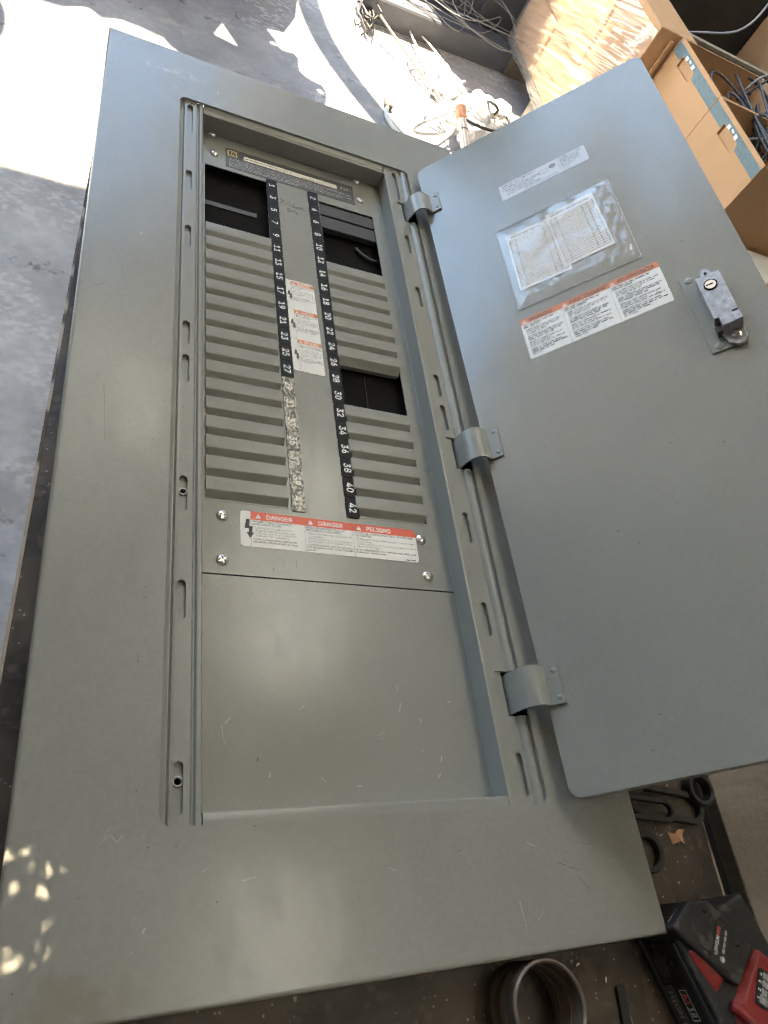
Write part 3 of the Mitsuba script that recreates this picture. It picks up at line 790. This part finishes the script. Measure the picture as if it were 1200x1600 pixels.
directory('directory_card', 'right ruled directory card overlapping the left one inside the pouch', .1420, .5700, .0600, .0940, 1.6, .0008, 501)

# latch on the door
lf = Frame(dfr.at(.2445, .3770, 0), DX, [0, 1, 0]); lf.N = DN
lk = put(PC + '__latch', lf(rbx(0, .0335, 0, .1062, 0.0001, .0022, .0004)), 'paint', 30, label='cast metal lock screwed to a grey backing plate on the door')
body = rbx(.0115, .0350, .0150, .0830, .0022, .0200, .0006) - bx(.0100, .0160, .0140, .0260, .0, .03) - bx(.0290, .0360, .0255, .0290, .010, .03)
body = body - m3.Manifold.cylinder(.02, .0066, .0066, 36).translate([.0222, .0681, .0172])
put(lk + '__body', lf(body), 'zinc_cast', 30)
put(lk + '__tongue', lf(rbx(.0280, .0352, .0148, .0254, .0150, .0212, .0006)), 'zinc_cast', 30)
put(lk + '__inner_block', lf(rbx(.0105, .0160, .0150, .0255, .0022, .0120, .0006)), 'dark_metal', 30)
ear = ext(Polygon([(.0150, .0160), (.0345, .0160), (.0340, .0040), (.0300, -.0010), (.0245, -.0015), (.0185, .0030)]).buffer(.001), .0022, .0062)
put(lk + '__ear', lf(ear), 'zinc_cast', 30)
put(lk + '__ear', lf(ext(LineString([(.0195, .084), (.0200, .0895), (.0230, .0925), (.0260, .0895), (.0265, .084)]).buffer(.0018), .0120, .0165)), 'zinc_cast', 30)
put(lk + '__ring', lf(m3.Manifold.cylinder(.004, .0066, .0066, 36).translate([.0222, .0681, .0170])), 'black_gap', 30)
put(lk + '__cylinder', lf(m3.Manifold.cylinder(.0042, .0056, .0054, 36).translate([.0222, .0681, .0170]) - bx(.0178, .0250, .0674, .0690, .0195, .03)), 'steel_bright', 30)
put(lk + '__keyway', lf(bx(.0178, .0250, .0674, .0690, .0188, .0197)), 'black_gap')
sh = tm(screw_head(0, 0, 0, .0050, 30)); sh.vertices += [.0262, .0085, .0062]
put(lk + '__screw', lf(sh), 'steel_bright', 25)
for y in (.0060, .0990):
    rv = tm(m3.Manifold.sphere(.0045, 24).scale([1, 1, .25])); rv.vertices += [.0085, y, .0022]
    put(lk + '__rivet', lf(rv), 'paint', True)

# ------------------------------------------------------------------ the workbench and what lies on it
WB = thing('workbench', 'dark worn steel workbench carrying the panel cover', 'workbench')
BA = math.radians(1.66)
bfr = Frame([-.0260, 0, BENCH], [math.cos(BA), -math.sin(BA), 0], [math.sin(BA), math.cos(BA), 0])
put(WB + '__top_plate', bfr(bx(.003, .6560, -.45, .9500, -.008, 0)), 'bench_steel')
put(WB + '__edge_angle', bfr(bx(0, .0028, -.45, .9500, -.050, .0004)), 'bench_edge')
put(WB + '__edge_angle', bfr(bx(.6562, .6590, -.45, .9500, -.050, .0004)), 'bench_edge')
for x in (.02, .60):
    for y in (-.40, .88):
        put(WB + '__leg', bfr(bx(x, x + .04, y, y + .04, FLOOR - BENCH, -.008)), 'bench_edge')

ST = thing('side_table', 'brown board topped table to the right of the workbench', 'table')
put(ST + '__added_apron', bx(.6700, .6820, -.5, .395, -.42, BENCH - .0202), 'gap_dark_board')  # dark board added so no lit floor shows through the gap
put(ST + '__top', rbx(.6640, 1.05, -.5, .40, BENCH - .020, BENCH, .0025), 'board', 30)
for x in (.70, .98):
    for y in (-.45, .33):
        put(ST + '__leg', bx(x, x + .04, y, y + .04, FLOOR, BENCH - .020), 'bench_edge')

def stadium(L, r, n=14):
    a = np.linspace(-math.pi / 2, math.pi / 2, n)
    p = np.c_[L / 2 + r * np.cos(a), r * np.sin(a)]
    q = np.c_[-L / 2 - r * np.cos(a), -r * np.sin(a)]
    return np.vstack([p, q])
def link_mesh(cx, cy, ang, L, r, tk, z, hgt):
    """A flat bar bent into a long loop."""
    o = Polygon(stadium(L, r)); i = Polygon(stadium(L, r - tk))
    m = o.buffer(-.0008).difference(i.buffer(.0008))
    g = ext(o.difference(i), .0008, hgt - .0008) + ext(m, 0, hgt)
    g = tm(g)
    g.apply_transform(trimesh.transformations.rotation_matrix(math.radians(ang), [0, 0, 1]))
    g.vertices += [cx, cy, z]
    return g
single('steel_link', link_mesh(.5880, .1080, -11, .066, .0155, .0060, BENCH, .0075), 'cast_black', 'largest black steel loop lying beside the panel cover', 'steel loop', 30)
single('steel_link', link_mesh(.5540, .1040, -9, .050, .0110, .0045, BENCH + .0076, .0060), 'cast_black', 'smaller black steel loop lying partly under the panel cover edge', 'steel loop', 30)
single('steel_link', link_mesh(.5820, .1420, 24, .060, .0120, .0050, BENCH, .0065), 'cast_black', 'black steel loop half hidden below the open door edge', 'steel loop', 30)
def ring_mesh(r0, r1, h):
    prof = [(r0 + .0012, 0), (r1 - .0012, 0), (r1, .0012), (r1, h - .0012), (r1 - .0012, h), (r0 + .0012, h), (r0, h - .0012), (r0, .0012)]
    return tm(m3.CrossSection([ccw(prof)]).revolve(40))
g = ring_mesh(.0115, .0160, .0130); g.vertices += [.6360, .1180, BENCH]
single('steel_ring', g, 'cast_black', 'dark steel ring standing at the bench edge below the open door', 'ring', 30)
g = ring_mesh(.0125, .0185, .0080); g.vertices += [.5480, .0660, BENCH]
single('steel_ring', g, 'cast_black', 'dark steel ring half covered by the panel cover edge', 'ring', 30)
# crumpled copper-coloured scrap
sv = [(-.009, .006, .001), (-.002, .003, .004), (.004, .007, .002), (.009, .0065, .006), (.007, .001, .003), (.009, -.006, .001), (.002, -.004, .005), (-.006, -.006, .001), (0, 0, .0055)]
sfc = [(0, 1, 8), (1, 2, 8), (2, 3, 4), (2, 4, 8), (4, 5, 8), (5, 6, 8), (6, 7, 8), (7, 0, 8)]
top = np.array(sv) + [.5925, .0765, BENCH]
both = trimesh.Trimesh(np.vstack([top, top - [0, 0, .0006]]), sfc + [(c + 9, b + 9, a + 9) for a, b, c in sfc], process=False)
single('paper_scrap', both, 'copper_paper', 'small crumpled copper coloured scrap on the bench', 'scrap')

# short piece of steel pipe standing on end
PS = thing('pipe_section', 'short rusty steel pipe ring standing at the near edge of the panel cover', 'pipe')
px_, py_, pr_ = .3800, -.0345, .0320
wall = ring_mesh(pr_ - .0025, pr_, .0420)
wall.vertices += [px_, py_, BENCH]
put(PS + '__wall', wall, 'pipe_steel', 30)
lipm = ring_mesh(pr_ - .0026, pr_ + .0002, .0026); lipm.vertices += [px_, py_, BENCH + .0410]
put(PS + '__rim', lipm, 'rust_rim', 30)
for zz in (.012, .026):
    b = ring_mesh(pr_ - .0036, pr_ - .0024, .0026); b.vertices += [px_, py_, BENCH + zz]
    put(PS + '__inner_ridge', b, 'rust_rim', 30)

KB = thing('knife_blade', 'thin blade with black handle lying on the bench near the tool battery', 'blade')
put(KB + '__handle', ext(Polygon([(.4770, -.0330), (.4830, -.0325), (.4800, -.075), (.4730, -.075)]).buffer(.001), BENCH, BENCH + .004), 'tool_black', 30)
put(KB + '__edge', ext(Polygon([(.4834, -.0330), (.4848, -.0420), (.4850, -.075), (.4815, -.075)]), BENCH, BENCH + .0015), 'steel_bright')
# small bright chips of swarf
for i, (x, y, a) in enumerate([(.4250, -.0360, 20), (.4230, -.0450, 70), (.4290, -.0180, 40), (.4420, -.0130, 10), (.4680, -.0280, 60)]):
    c = hull_pts([(0, 0, .0008), (.0035, .0006, .0008), (.0018, .0012, .0012)], .0006, 8).rotate([0, 0, a]).translate([x, y, BENCH])
    single('metal_chip', c, 'paper', ('pale metal chip right beside the pipe ring rim', 'pale metal chip at the bottom edge by the pipe ring', 'pale metal chip between the pipe ring and the cover edge', 'pale metal chip nearest the cover edge right of the pipe', 'pale metal chip lying by the thin black blade')[i], 'chip', 30, 'pale chips on the bench')

# cordless tool with its battery pack, near corner
CT = thing('cordless_tool', 'red and black cordless tool with its battery pack lying on the bench', 'power tool')
ba = math.radians(-72)
tX, tY = np.array([math.sin(-ba), -math.cos(ba), 0]), np.array([math.cos(ba), math.sin(ba), 0])
# a frame along the battery: U runs toward the viewer (down the side face), V across to the right
U = np.array([.30, -.954, 0]); U /= np.linalg.norm(U)
V = np.array([-U[1], U[0], 0])
tf = Frame([.5140, -.0030, BENCH], U, V)          # u, v, height
base = hull_pts([(u, v, z) for u in (.006, .150) for v, z in ((.004, .004), (.004, .044), (.090, .004), (.090, .044))], .004)
base = base - bx(.02, .16, -.002, .0012, .040, .046)
put(CT + '__battery', tf(base), 'tool_black', 30, label='black battery pack with white lettering on its side')
put(CT + '__battery_rail', tf(rbx(.004, .160, -.0016, .0040, .0370, .0420, .0012)), 'tool_gloss', 30)
put(CT + '__battery_foot', tf(rbx(-.004, .160, -.0030, .0200, 0, .0060, .002)), 'tool_gloss', 30)
side = Frame(tf.at(0, -.0006, 0), U, [0, 0, 1])
put(CT + '__badge', tf(bx(.036, .135, -.0010, .0006, .0060, .0150)), 'nameplate_dark')
sfm = Frame(tf.at(0, -.0012, 0), U, [0, 0, 1])
put(CT + '__side_lettering', sfm(cat([text_at('HIGH OUTPUT', .040, .0080, .0050, .058, True)])), 'wire_grey')
put(CT + '__side_badge', Frame(tf.at(0, -.00035, 0), U, [0, 0, 1])(cat([poly2d(sbox(.0400, .0200, .0640, .0285).difference(sbox(.0408, .0208, .0632, .0277))), text_at('18', .0530, .0218, .0048, .008, True)])), 'wire_white')
put(CT + '__side_badge', Frame(tf.at(0, -.00035, 0), U, [0, 0, 1])(text_at('M', .0430, .0218, .0048, .008, True)), 'red_ink')
put(CT + '__side_lettering', Frame(tf.at(0, -.00035, 0), U, [0, 0, 1])(text_at('LITHIUM', .0680, .0230, .0085, .050, True)), 'white_print')

# black cap with the charge gauge, on top of the battery
def capz(x, y): return .012
cap_out = [(.505, .004), (.532, .0215), (.553, .0205), (.560, .0140), (.577, -.0100), (.590, -.0180), (.560, -.0440), (.545, -.0350), (.541, -.0220), (.523, -.0080)]
cap = Polygon(cap_out)
g = m3.Manifold.batch_hull([m3.Manifold.sphere(.003, 12).translate([x, y, z]) for (x, y) in list(cap.buffer(-.003).exterior.coords)[:-1] for z in (.0075,)] +
                           [m3.Manifold.sphere(.003, 12).translate([x + .004, y, -.035]) for (x, y) in list(cap.buffer(-.002).exterior.coords)[:-1]])
put(CT + '__battery_cap', g, 'tool_black', 30)
A0 = np.array([.5300, -.0250, .0107]); 
gX = np.array([.022, .030, 0]); gX /= np.linalg.norm(gX)
gf = Frame(A0, gX, [-gX[1], gX[0], 0])
put(CT + '__gauge_panel', Frame([.5325, -.0215, .0106], gX, [-gX[1], gX[0], 0])(ext(rrect(0, .0370, -.0300, -.0030, .002).intersection(Polygon([(0, -.0030), (.037, -.0030), (.034, -.0300), (.004, -.0280)])), 0, .0004)), 'tool_gloss', 30)
gg = Frame([.5325, -.0215, .0106 + .0005], gX, [-gX[1], gX[0], 0])
put(CT + '__gauge_lettering', gg(cat([text_at('LITHIUM', .0080, -.0080, .0030, .0155, True)])), 'white_print')
put(CT + '__gauge_lettering', gg(cat([text_at('RED', .0240, -.0080, .0030, .0075, True)])), 'red_ink')
for i in range(4):
    put(CT + '__gauge_light', gg(ext(rrect(.0125 + i * .0050, .0165 + i * .0050, -.0150, -.0125, .0004), 0, .0003)), 'wire_grey')
put(CT + '__gauge_button', gg(m3.Manifold.cylinder(.0008, .0026, .0024, 24).translate([.0075, -.0138, 0])), 'wire_grey', 30)
put(CT + '__gauge_button', gg(ext(sbox(.0060, -.0142, .0090, -.0134), .0009, .0011)), 'white_print')
put(CT + '__side_tag', Frame([.5110, .0070, -.0020], [.84, .54, 0], [-.3, .46, .84])(ext(sbox(.002, -.002, .018, .002).difference(sbox(.003, -.0012, .017, .0012)), .0005, .0008)), 'wire_white')
# red latch and housing
put(CT + '__release_latch', hull_pts([(.5250, -.0160, .0020), (.5290, -.0130, .0040), (.5450, -.0360, .0040), (.5400, -.0430, .0000), (.5300, -.0330, -.006), (.5250, -.020, -.006)], .0035), 'tool_red', 35)
hous = m3.Manifold.batch_hull([m3.Manifold.sphere(.005, 14).translate(p) for p in ([.5960, -.0260, .004], [.5620, -.0560, .004], [.5480, -.0600, -.004], [.5900, -.16, .010], [.6600, -.16, .004], [.6200, -.0440, .000], [.5960, -.0260, -.03], [.5500, -.06, -.03], [.59, -.16, -.03], [.65, -.16, -.03])])
put(CT + '__housing', hous, 'tool_red', 35)
put(CT + '__housing_ridge', tube(spline([(.5500, -.0560, .004), (.5600, -.0680, .0095), (.5640, -.0850, .0120), (.5700, -.1200, .0145)], 24), .0045, 12), 'tool_red', True)
bfm = Frame([.5660, -.0560, .0105], gX, [-gX[1] * .98, gX[0] * .98, .08])
put(CT + '__button_panel', bfm(ext(rrect(.0020, .0310, -.0300, -.0040, .002), -.0015, .0010)), 'tool_gloss', 30)
for i in range(4):
    put(CT + '__mode_button', bfm(rbx(.0050 + i * .0063, .0102 + i * .0063, -.0140, -.0080, .0008, .0022, .0005)), 'wire_grey', 30)
put(CT + '__mode_marks', bfm(cat([text_at(s, .0060 + i * .0063, -.0070, .0030, None, True, .0012) for i, s in enumerate('1234')])), 'white_print')
put(CT + '__mode_frame', bfm(ext(rrect(.0040, .0112, -.0150, -.0070, .001).difference(rrect(.0047, .0105, -.0143, -.0077, .0006)), .0010, .0026)), 'wire_grey', 30)

# ------------------------------------------------------------------ floor things behind the bench
BM = thing('steel_beam', 'blue grey steel beam lying on the floor in front of the dark bin', 'beam')
prof = [(3.752, FLOOR), (3.752, FLOOR + .10), (3.760, FLOOR + .108), (3.900, FLOOR + .108), (3.908, FLOOR + .10), (3.908, FLOOR), (3.900, FLOOR), (3.900, FLOOR + .098), (3.760, FLOOR + .098), (3.760, FLOOR)]
bm = tm(ext_x(prof, 1.045, 3.2))
bm.vertices[:, 1] += (bm.vertices[:, 0] - 1.045) * .06
put(BM + '__channel', bm, 'beam_grey')
put(BM + '__end_plate', bx(1.038, 1.045, 3.756, 3.904, FLOOR, FLOOR + .10), 'beam_grey')
DB = thing('steel_bin', 'dark blue grey steel bin standing behind the beam and the wire tangle', 'bin')
o = bx(1.325, 3.3, 4.05, 5.1, FLOOR + .02, FLOOR + 1.05) - bx(1.335, 3.29, 4.06, 5.09, FLOOR + .06, FLOOR + 1.2)
put(DB + '__shell', o, 'steel_blue_grey')
put(DB + '__rim', bx(1.315, 3.31, 4.03, 4.05, FLOOR + 1.0, FLOOR + 1.06), 'steel_blue_grey')
for i, x in enumerate((1.7, 2.3, 2.9)):
    put(DB + '__rib', bx(x, x + .05, 4.03, 4.05, FLOOR + .02, FLOOR + .995), 'steel_blue_grey')

def tangle(c, r, n, rad, seed, lift_=0.05, pts=6):
    q = np.random.default_rng(seed)
    out = []
    for i in range(n):
        a = q.normal(size=(pts, 3)) * np.array(r)
        a[:, 2] = np.abs(a[:, 2]) + .012
        out.append(tube(spline(np.array(c) + a, 36), rad, 6))
    return cat(out)
single('wire_tangle', tangle((1.62, 3.86, FLOOR + .11), (.20, .10, .05), 5, .0026, 3), 'wire_steel', 'loose grey wire tangle heaped on the steel beam', 'wire tangle', True)
single('wire_tangle', tangle((1.40, 3.40, FLOOR), (.07, .10, .02), 9, .005, 5), 'wire_white', 'small pale wire bundle lying on the sunlit floor', 'wire bundle', True)
single('wire_tangle', tangle((1.07, 3.74, FLOOR), (.03, .07, .03), 7, .004, 8), 'wire_dark', 'dark frayed wires at the end of the steel beam', 'wire ends', True)
CB = thing('bent_rod', 'long thin rod lying across the sunlit floor', 'rod')
scene[CB] = mikit.ply(tube(spline([(1.10, 3.63, FLOOR + .09), (1.25, 3.42, FLOOR + .05), (1.42, 3.20, FLOOR + .012)], 20), .006, 8), 'rim_tan', True)
PCD = thing('power_cord', 'white power cord curling from the bag across the sunlit floor', 'cord')
scene[PCD] = mikit.ply(tube(spline([(1.085, 3.02, FLOOR + .012), (1.075, 2.95, FLOOR + .012), (1.11, 2.86, FLOOR + .012), (1.19, 2.80, FLOOR + .012), (1.28, 2.84, FLOOR + .03), (1.36, 2.90, FLOOR + .10)], 40), .010, 8), 'wire_white', True)
single('plug', hull_pts([(1.086, 3.03, FLOOR + .014), (1.090, 3.085, FLOOR + .014), (1.100, 3.03, FLOOR + .014)], .012), 'wire_dark', 'dark plug at the end of the white power cord', 'plug', True)

# clear bag of electrical parts beside the wrapped pallet
def crumple(center, rad, seed, amp=.25, sub=5):
    m = trimesh.creation.icosphere(sub, 1.0)
    v = m.vertices
    d = meshkit.fbm(v * 1.6 + seed, 2, seed) - .5
    cr = np.abs(meshkit.fbm(v * 2.6 + seed, 2, seed + 3) - .5) * 1.3 - np.abs(meshkit.noise(v * np.array([7, 7, 2.5]) + seed, 2) - .5) * .22
    m.vertices = v * (1 + amp * d + amp * .9 * cr)[:, None] * np.array(rad) + np.array(center)
    return m
single('plastic_bag', crumple((1.50, 2.97, FLOOR + .10), (.135, .12, .11), 4, .55), 'bag_white', 'crumpled pale plastic bag of parts behind the top of the door', 'bag', 40)
single('wire_tangle', tangle((1.40, 3.02, FLOOR + .03), (.08, .08, .07), 4, .006, 31), 'wire_white', 'white cords looped around the pale plastic bag', 'cords', True)
single('wire_tangle', tangle((1.46, 2.96, FLOOR + .12), (.06, .06, .05), 2, .006, 37), 'wire_dark', 'dark cords sticking out of the pale plastic bag', 'cords', True)
WN = thing('fuse', 'steel fuse with a copper cap leaning on the pale plastic bag', 'fuse')
fa, fb = np.array([1.215, 2.56, -.70]), np.array([1.235, 2.62, -.66])
ax_ = np.array([.05, -.30, -.12]); ax_ /= np.linalg.norm(ax_)
f0 = np.array([1.262, 2.74, -.70])
put(WN + '__cap', tube([f0 - ax_ * .028, f0 - ax_ * .022, f0 + ax_ * .02, f0 + ax_ * .03], [.012, .021, .022, .018], 20), 'copper', 30)
put(WN + '__body', tube([f0 + ax_ * .03, f0 + ax_ * .18], .017, 20), 'steel_bright', 30)
put(WN + '__collar', tube([f0 + ax_ * .055, f0 + ax_ * .075], .021, 20), 'steel_bright', 30)

# stack of cartons in stretch wrap
WP = thing('wrapped_pallet', 'brown cartons stacked on a pallet under wrinkled clear stretch wrap', 'wrapped pallet')
for i, (y0, y1) in enumerate(((2.82, 3.18), (3.185, 3.54), (3.545, 3.90))):
    for j, (z0, z1) in enumerate(((FLOOR + .15, -.55), (-.545, -.185))):
        put(WP + '__carton', rbx(1.850 + .008 * ((i + j) % 2), 2.040, y0, y1, z0, z1, .006), 'cardboard', 30)
for y in (2.82, 3.3, 3.79): put(WP + '__pallet_block', bx(1.86, 2.03, y, y + .1, FLOOR, FLOOR + .12), 'board')
put(WP + '__pallet_deck', bx(1.855, 2.035, 2.815, 3.905, FLOOR + .12, FLOOR + .145), 'board')
def wrap(u, v):                       # u along y, v up
    q = np.stack([u * 2.2, v * 38 + u * 9, 0 * u], -1)
    q2 = np.stack([u * 3, v * 110 + u * 34, 0 * u + 4], -1)
    q3 = np.stack([u * 16, v * 16, 0 * u + 9], -1)
    d = (meshkit.fbm(q, 2, 2) - .5) * .034 + (meshkit.fbm(q2, 1, 6) - .5) * .009 + (meshkit.fbm(q3, 1, 1) - .5) * .006
    end = np.clip((u - 2.80) / .05, 0, 1) * np.clip((3.92 - u) / .05, 0, 1)
    return np.stack([1.832 + d * end * .8 + (1 - end) * .010, u, v], -1)
put(WP + '__stretch_wrap', grid(wrap, 160, 320, 2.80, 3.92, FLOOR + .12, -.20), 'film_milky', True)

# the two open cartons with hand holes, and others round them
CX = 1.95
def carton(y0, y1, name, lab, first):
    k = thing(name, lab, 'carton', None)
    zt, zb, dpt = -.178, -.66, .42
    side = sbox(y0, zb, y1, zt)
    hc = y0 + (y1 - y0) * (.635 if first else .545)
    hole = LineString([(hc - .036, -.2325), (hc + .036, -.2325)]).buffer(.018, cap_style=1).union(sbox(hc - .036, -.2505, hc + .070, -.2145))
    hole = hole.intersection(sbox(hc - .06, -.3, hc + .070, 0))
    pn = ext(side.difference(hole), 0, .007)
    to_x = lambda m, x: (lambda t: (t.vertices.__setitem__(slice(None), np.column_stack([x + t.vertices[:, 2], t.vertices[:, 0], t.vertices[:, 1]])), t)[1])(tm(m))
    put(k + '__side', to_x(pn, CX), 'cardboard')
    put(k + '__side', bx(CX + dpt, CX + dpt + .007, y0, y1, zb, zt), 'cardboard')
    put(k + '__end', bx(CX + .0071, CX + dpt, y0, y0 + .007, zb, zt - .003), 'cardboard')
    put(k + '__end', bx(CX + .0071, CX + dpt, y1 - .007, y1, zb, zt - .003), 'cardboard')
    put(k + '__bottom', bx(CX + .0071, CX + dpt, y0 + .0071, y1 - .0071, zb, zb + .007), 'cardboard')
    st = sbox(y0 + .002, -.232, y1 - .002, -.192).difference(hole.buffer(.003))
    put(k + '__teal_stripe', to_x(ext(st, 0, .0006), CX - .0008), 'teal_ink')
    put(k + '__hole_flap', to_x(ext(sbox(hc - .05, -.262, hc + .065, -.205), 0, .004), CX + .0075), 'cardboard')
    q = nrng
    for j in range(3):
        put(k + '__tape_mark', to_x(ext(sbox(hc - .03 + j * .03, -.213 + .006 * (j % 2), hc - .012 + j * .03, -.200), 0, .0005), CX - .0016), 'white_print')
    return k
carton(2.412, 2.800, 'open_carton', 'brown carton with a hand hole and teal stripe, the farther of the pair', True)
carton(2.012, 2.409, 'open_carton', 'brown carton with a hand hole and teal stripe, the nearer of the pair', False)
lowc = thing('low_carton', 'plain brown carton stacked under the two open cartons', 'carton')
put(lowc + '__box', rbx(1.955, 2.37, 2.02, 2.79, FLOOR, -.661, .004), 'cardboard', 30)
single('shipping_label_box', rbx(1.98, 2.36, 1.66, 2.00, FLOOR, -.44, .006), 'cardboard', 'low brown carton in front of the open cartons', 'carton', 30)
scene_lab = thing('shipping_label', 'pale printed shipping label on the low carton below the open cartons', 'label')
scene[scene_lab] = mikit.ply(ext(Polygon([(2.00, 1.80), (2.26, 1.83), (2.27, 1.99), (2.01, 1.985)]), -.4395, -.4385), 'paper')
for i, x in enumerate((1.955, 1.990, 2.025)):
    a = tm(bx(0, .012, 0, .012 + .0 * i, -.5, .22 + .015 * i))
    a.apply_transform(trimesh.transformations.rotation_matrix(math.radians((-3, 2, 5)[i]), [0, 0, 1]))
    a.vertices += [x - .035, 2.803, -.43]
    single('flattened_carton', a, 'cardboard', ('flattened carton on edge, nearest the stretch wrapped stack', 'flattened carton on edge, middle of the three', 'flattened carton on edge, touching the farther open carton')[i], 'flat carton', False, 'flattened cartons standing on edge')
single('wire_tangle', tangle((2.19, 2.42, -.30), (.05, .16, .07), 10, .005, 21), 'wire_dark', 'dark cables heaped inside the open cartons', 'cables', True)
for i, pts in enumerate(([(2.12, 3.10, -.40), (2.15, 3.02, -.20), (2.26, 2.97, -.13), (2.36, 3.05, .02), (2.40, 3.20, .30)], [(2.20, 2.62, -.20), (2.25, 2.60, -.10), (2.34, 2.57, -.10), (2.42, 2.50, -.2)], [(2.05, 2.35, -.30), (2.10, 2.30, -.22), (2.25, 2.28, -.20), (2.36, 2.2, -.28)])):
    single('cable', tube(spline(pts, 30), .0045, 8), 'wire_grey', ('pale cable curling over the rim of the dark crate', 'pale cable looping out of the farther open carton', 'pale cable across the nearer open carton')[i], 'cable', True)
DC = thing('dark_crate', 'large dark open crate behind the open cartons', 'crate')
labels[DC]['label'] = 'large dark crate standing open behind the open cartons'
put(DC + '__near_wall', bx(2.055, 3.4, 2.99, 3.01, -.9, -.226), 'crate_dark')
put(DC + '__rim', bx(2.050, 3.4, 2.984, 3.016, -.2255, -.213), 'rim_tan')
put(DC + '__far_wall', bx(2.055, 3.4, 3.38, 3.40, -.9, .12), 'crate_dark')
put(DC + '__end_wall', bx(3.38, 3.40, 3.02, 3.37, -.9, .1), 'crate_dark')
put(DC + '__bottom', bx(2.06, 3.37, 3.02, 3.37, FLOOR, -.85), 'crate_dark')
TB = thing('brown_box', 'brown box with cut-outs at the far right edge', 'box')
tbm = rbx(2.62, 2.95, 3.05, 3.33, -.8, .16, .005)
for i in range(3): tbm = tbm - bx(2.60, 2.65, 3.08 + .08 * i, 3.12 + .08 * i, -.10, -.03)
put(TB + '__body', tbm, 'cardboard', 30)

# plant added outside the frame so its leaves dapple the near corner
HP = thing('dapple_plant', 'unseen leafy plant added to dapple sun on the near left corner', 'plant')
spot = np.array([.022, .075, 0])
hc = spot + SUN * .46
lv = []
q = random.Random(5)
e1 = np.cross(SUN, [0, 0, 1]); e1 /= np.linalg.norm(e1); e2 = np.cross(SUN, e1); e2 /= np.linalg.norm(e2)
for i in range(2700):
    a, b = q.uniform(-.10, .10), q.uniform(-.12, .12)
    c = hc + e1 * a + e2 * b + SUN * q.uniform(-.05, .05)
    L, w_ = q.uniform(.009, .019), q.uniform(.003, .005)
    d = np.array([q.gauss(0, 1), q.gauss(0, 1), q.gauss(-.4, .6)]); d /= np.linalg.norm(d)
    n_ = SUN / np.linalg.norm(SUN) + np.array([q.gauss(0, .5) for _ in range(3)])
    s_ = np.cross(n_, d); s_ /= np.linalg.norm(s_)
    P = [c - d * L / 2, c - d * L * .1 + s_ * w_, c + d * L / 2, c - d * L * .1 - s_ * w_, c + d * L * .25 + s_ * w_ * .7, c + d * L * .25 - s_ * w_ * .7]
    lv.append(trimesh.Trimesh(P, [[0, 1, 3], [1, 4, 3], [4, 5, 3], [4, 2, 5]], process=False))
put(HP + '__foliage', cat(lv), 'leaf')
put(HP + '__stem', tube([hc + [-.1, .0, .1], hc + [-.12, .02, 1.32]], .004, 6), 'wire_dark')

for i, (x, y) in enumerate(((.5450, .0130), (.5700, -.0150))):
    put(CT + '__screw', screw_head(x, y, .0104, .0022, 25 + 40 * i), 'dark_metal', 25)
put(CT + '__seam', tube(spline([(.5240, -.0090, .0100), (.5420, -.0230, .0104), (.5460, -.0350, .0098)], 16), .0005, 6), 'black_gap', True)
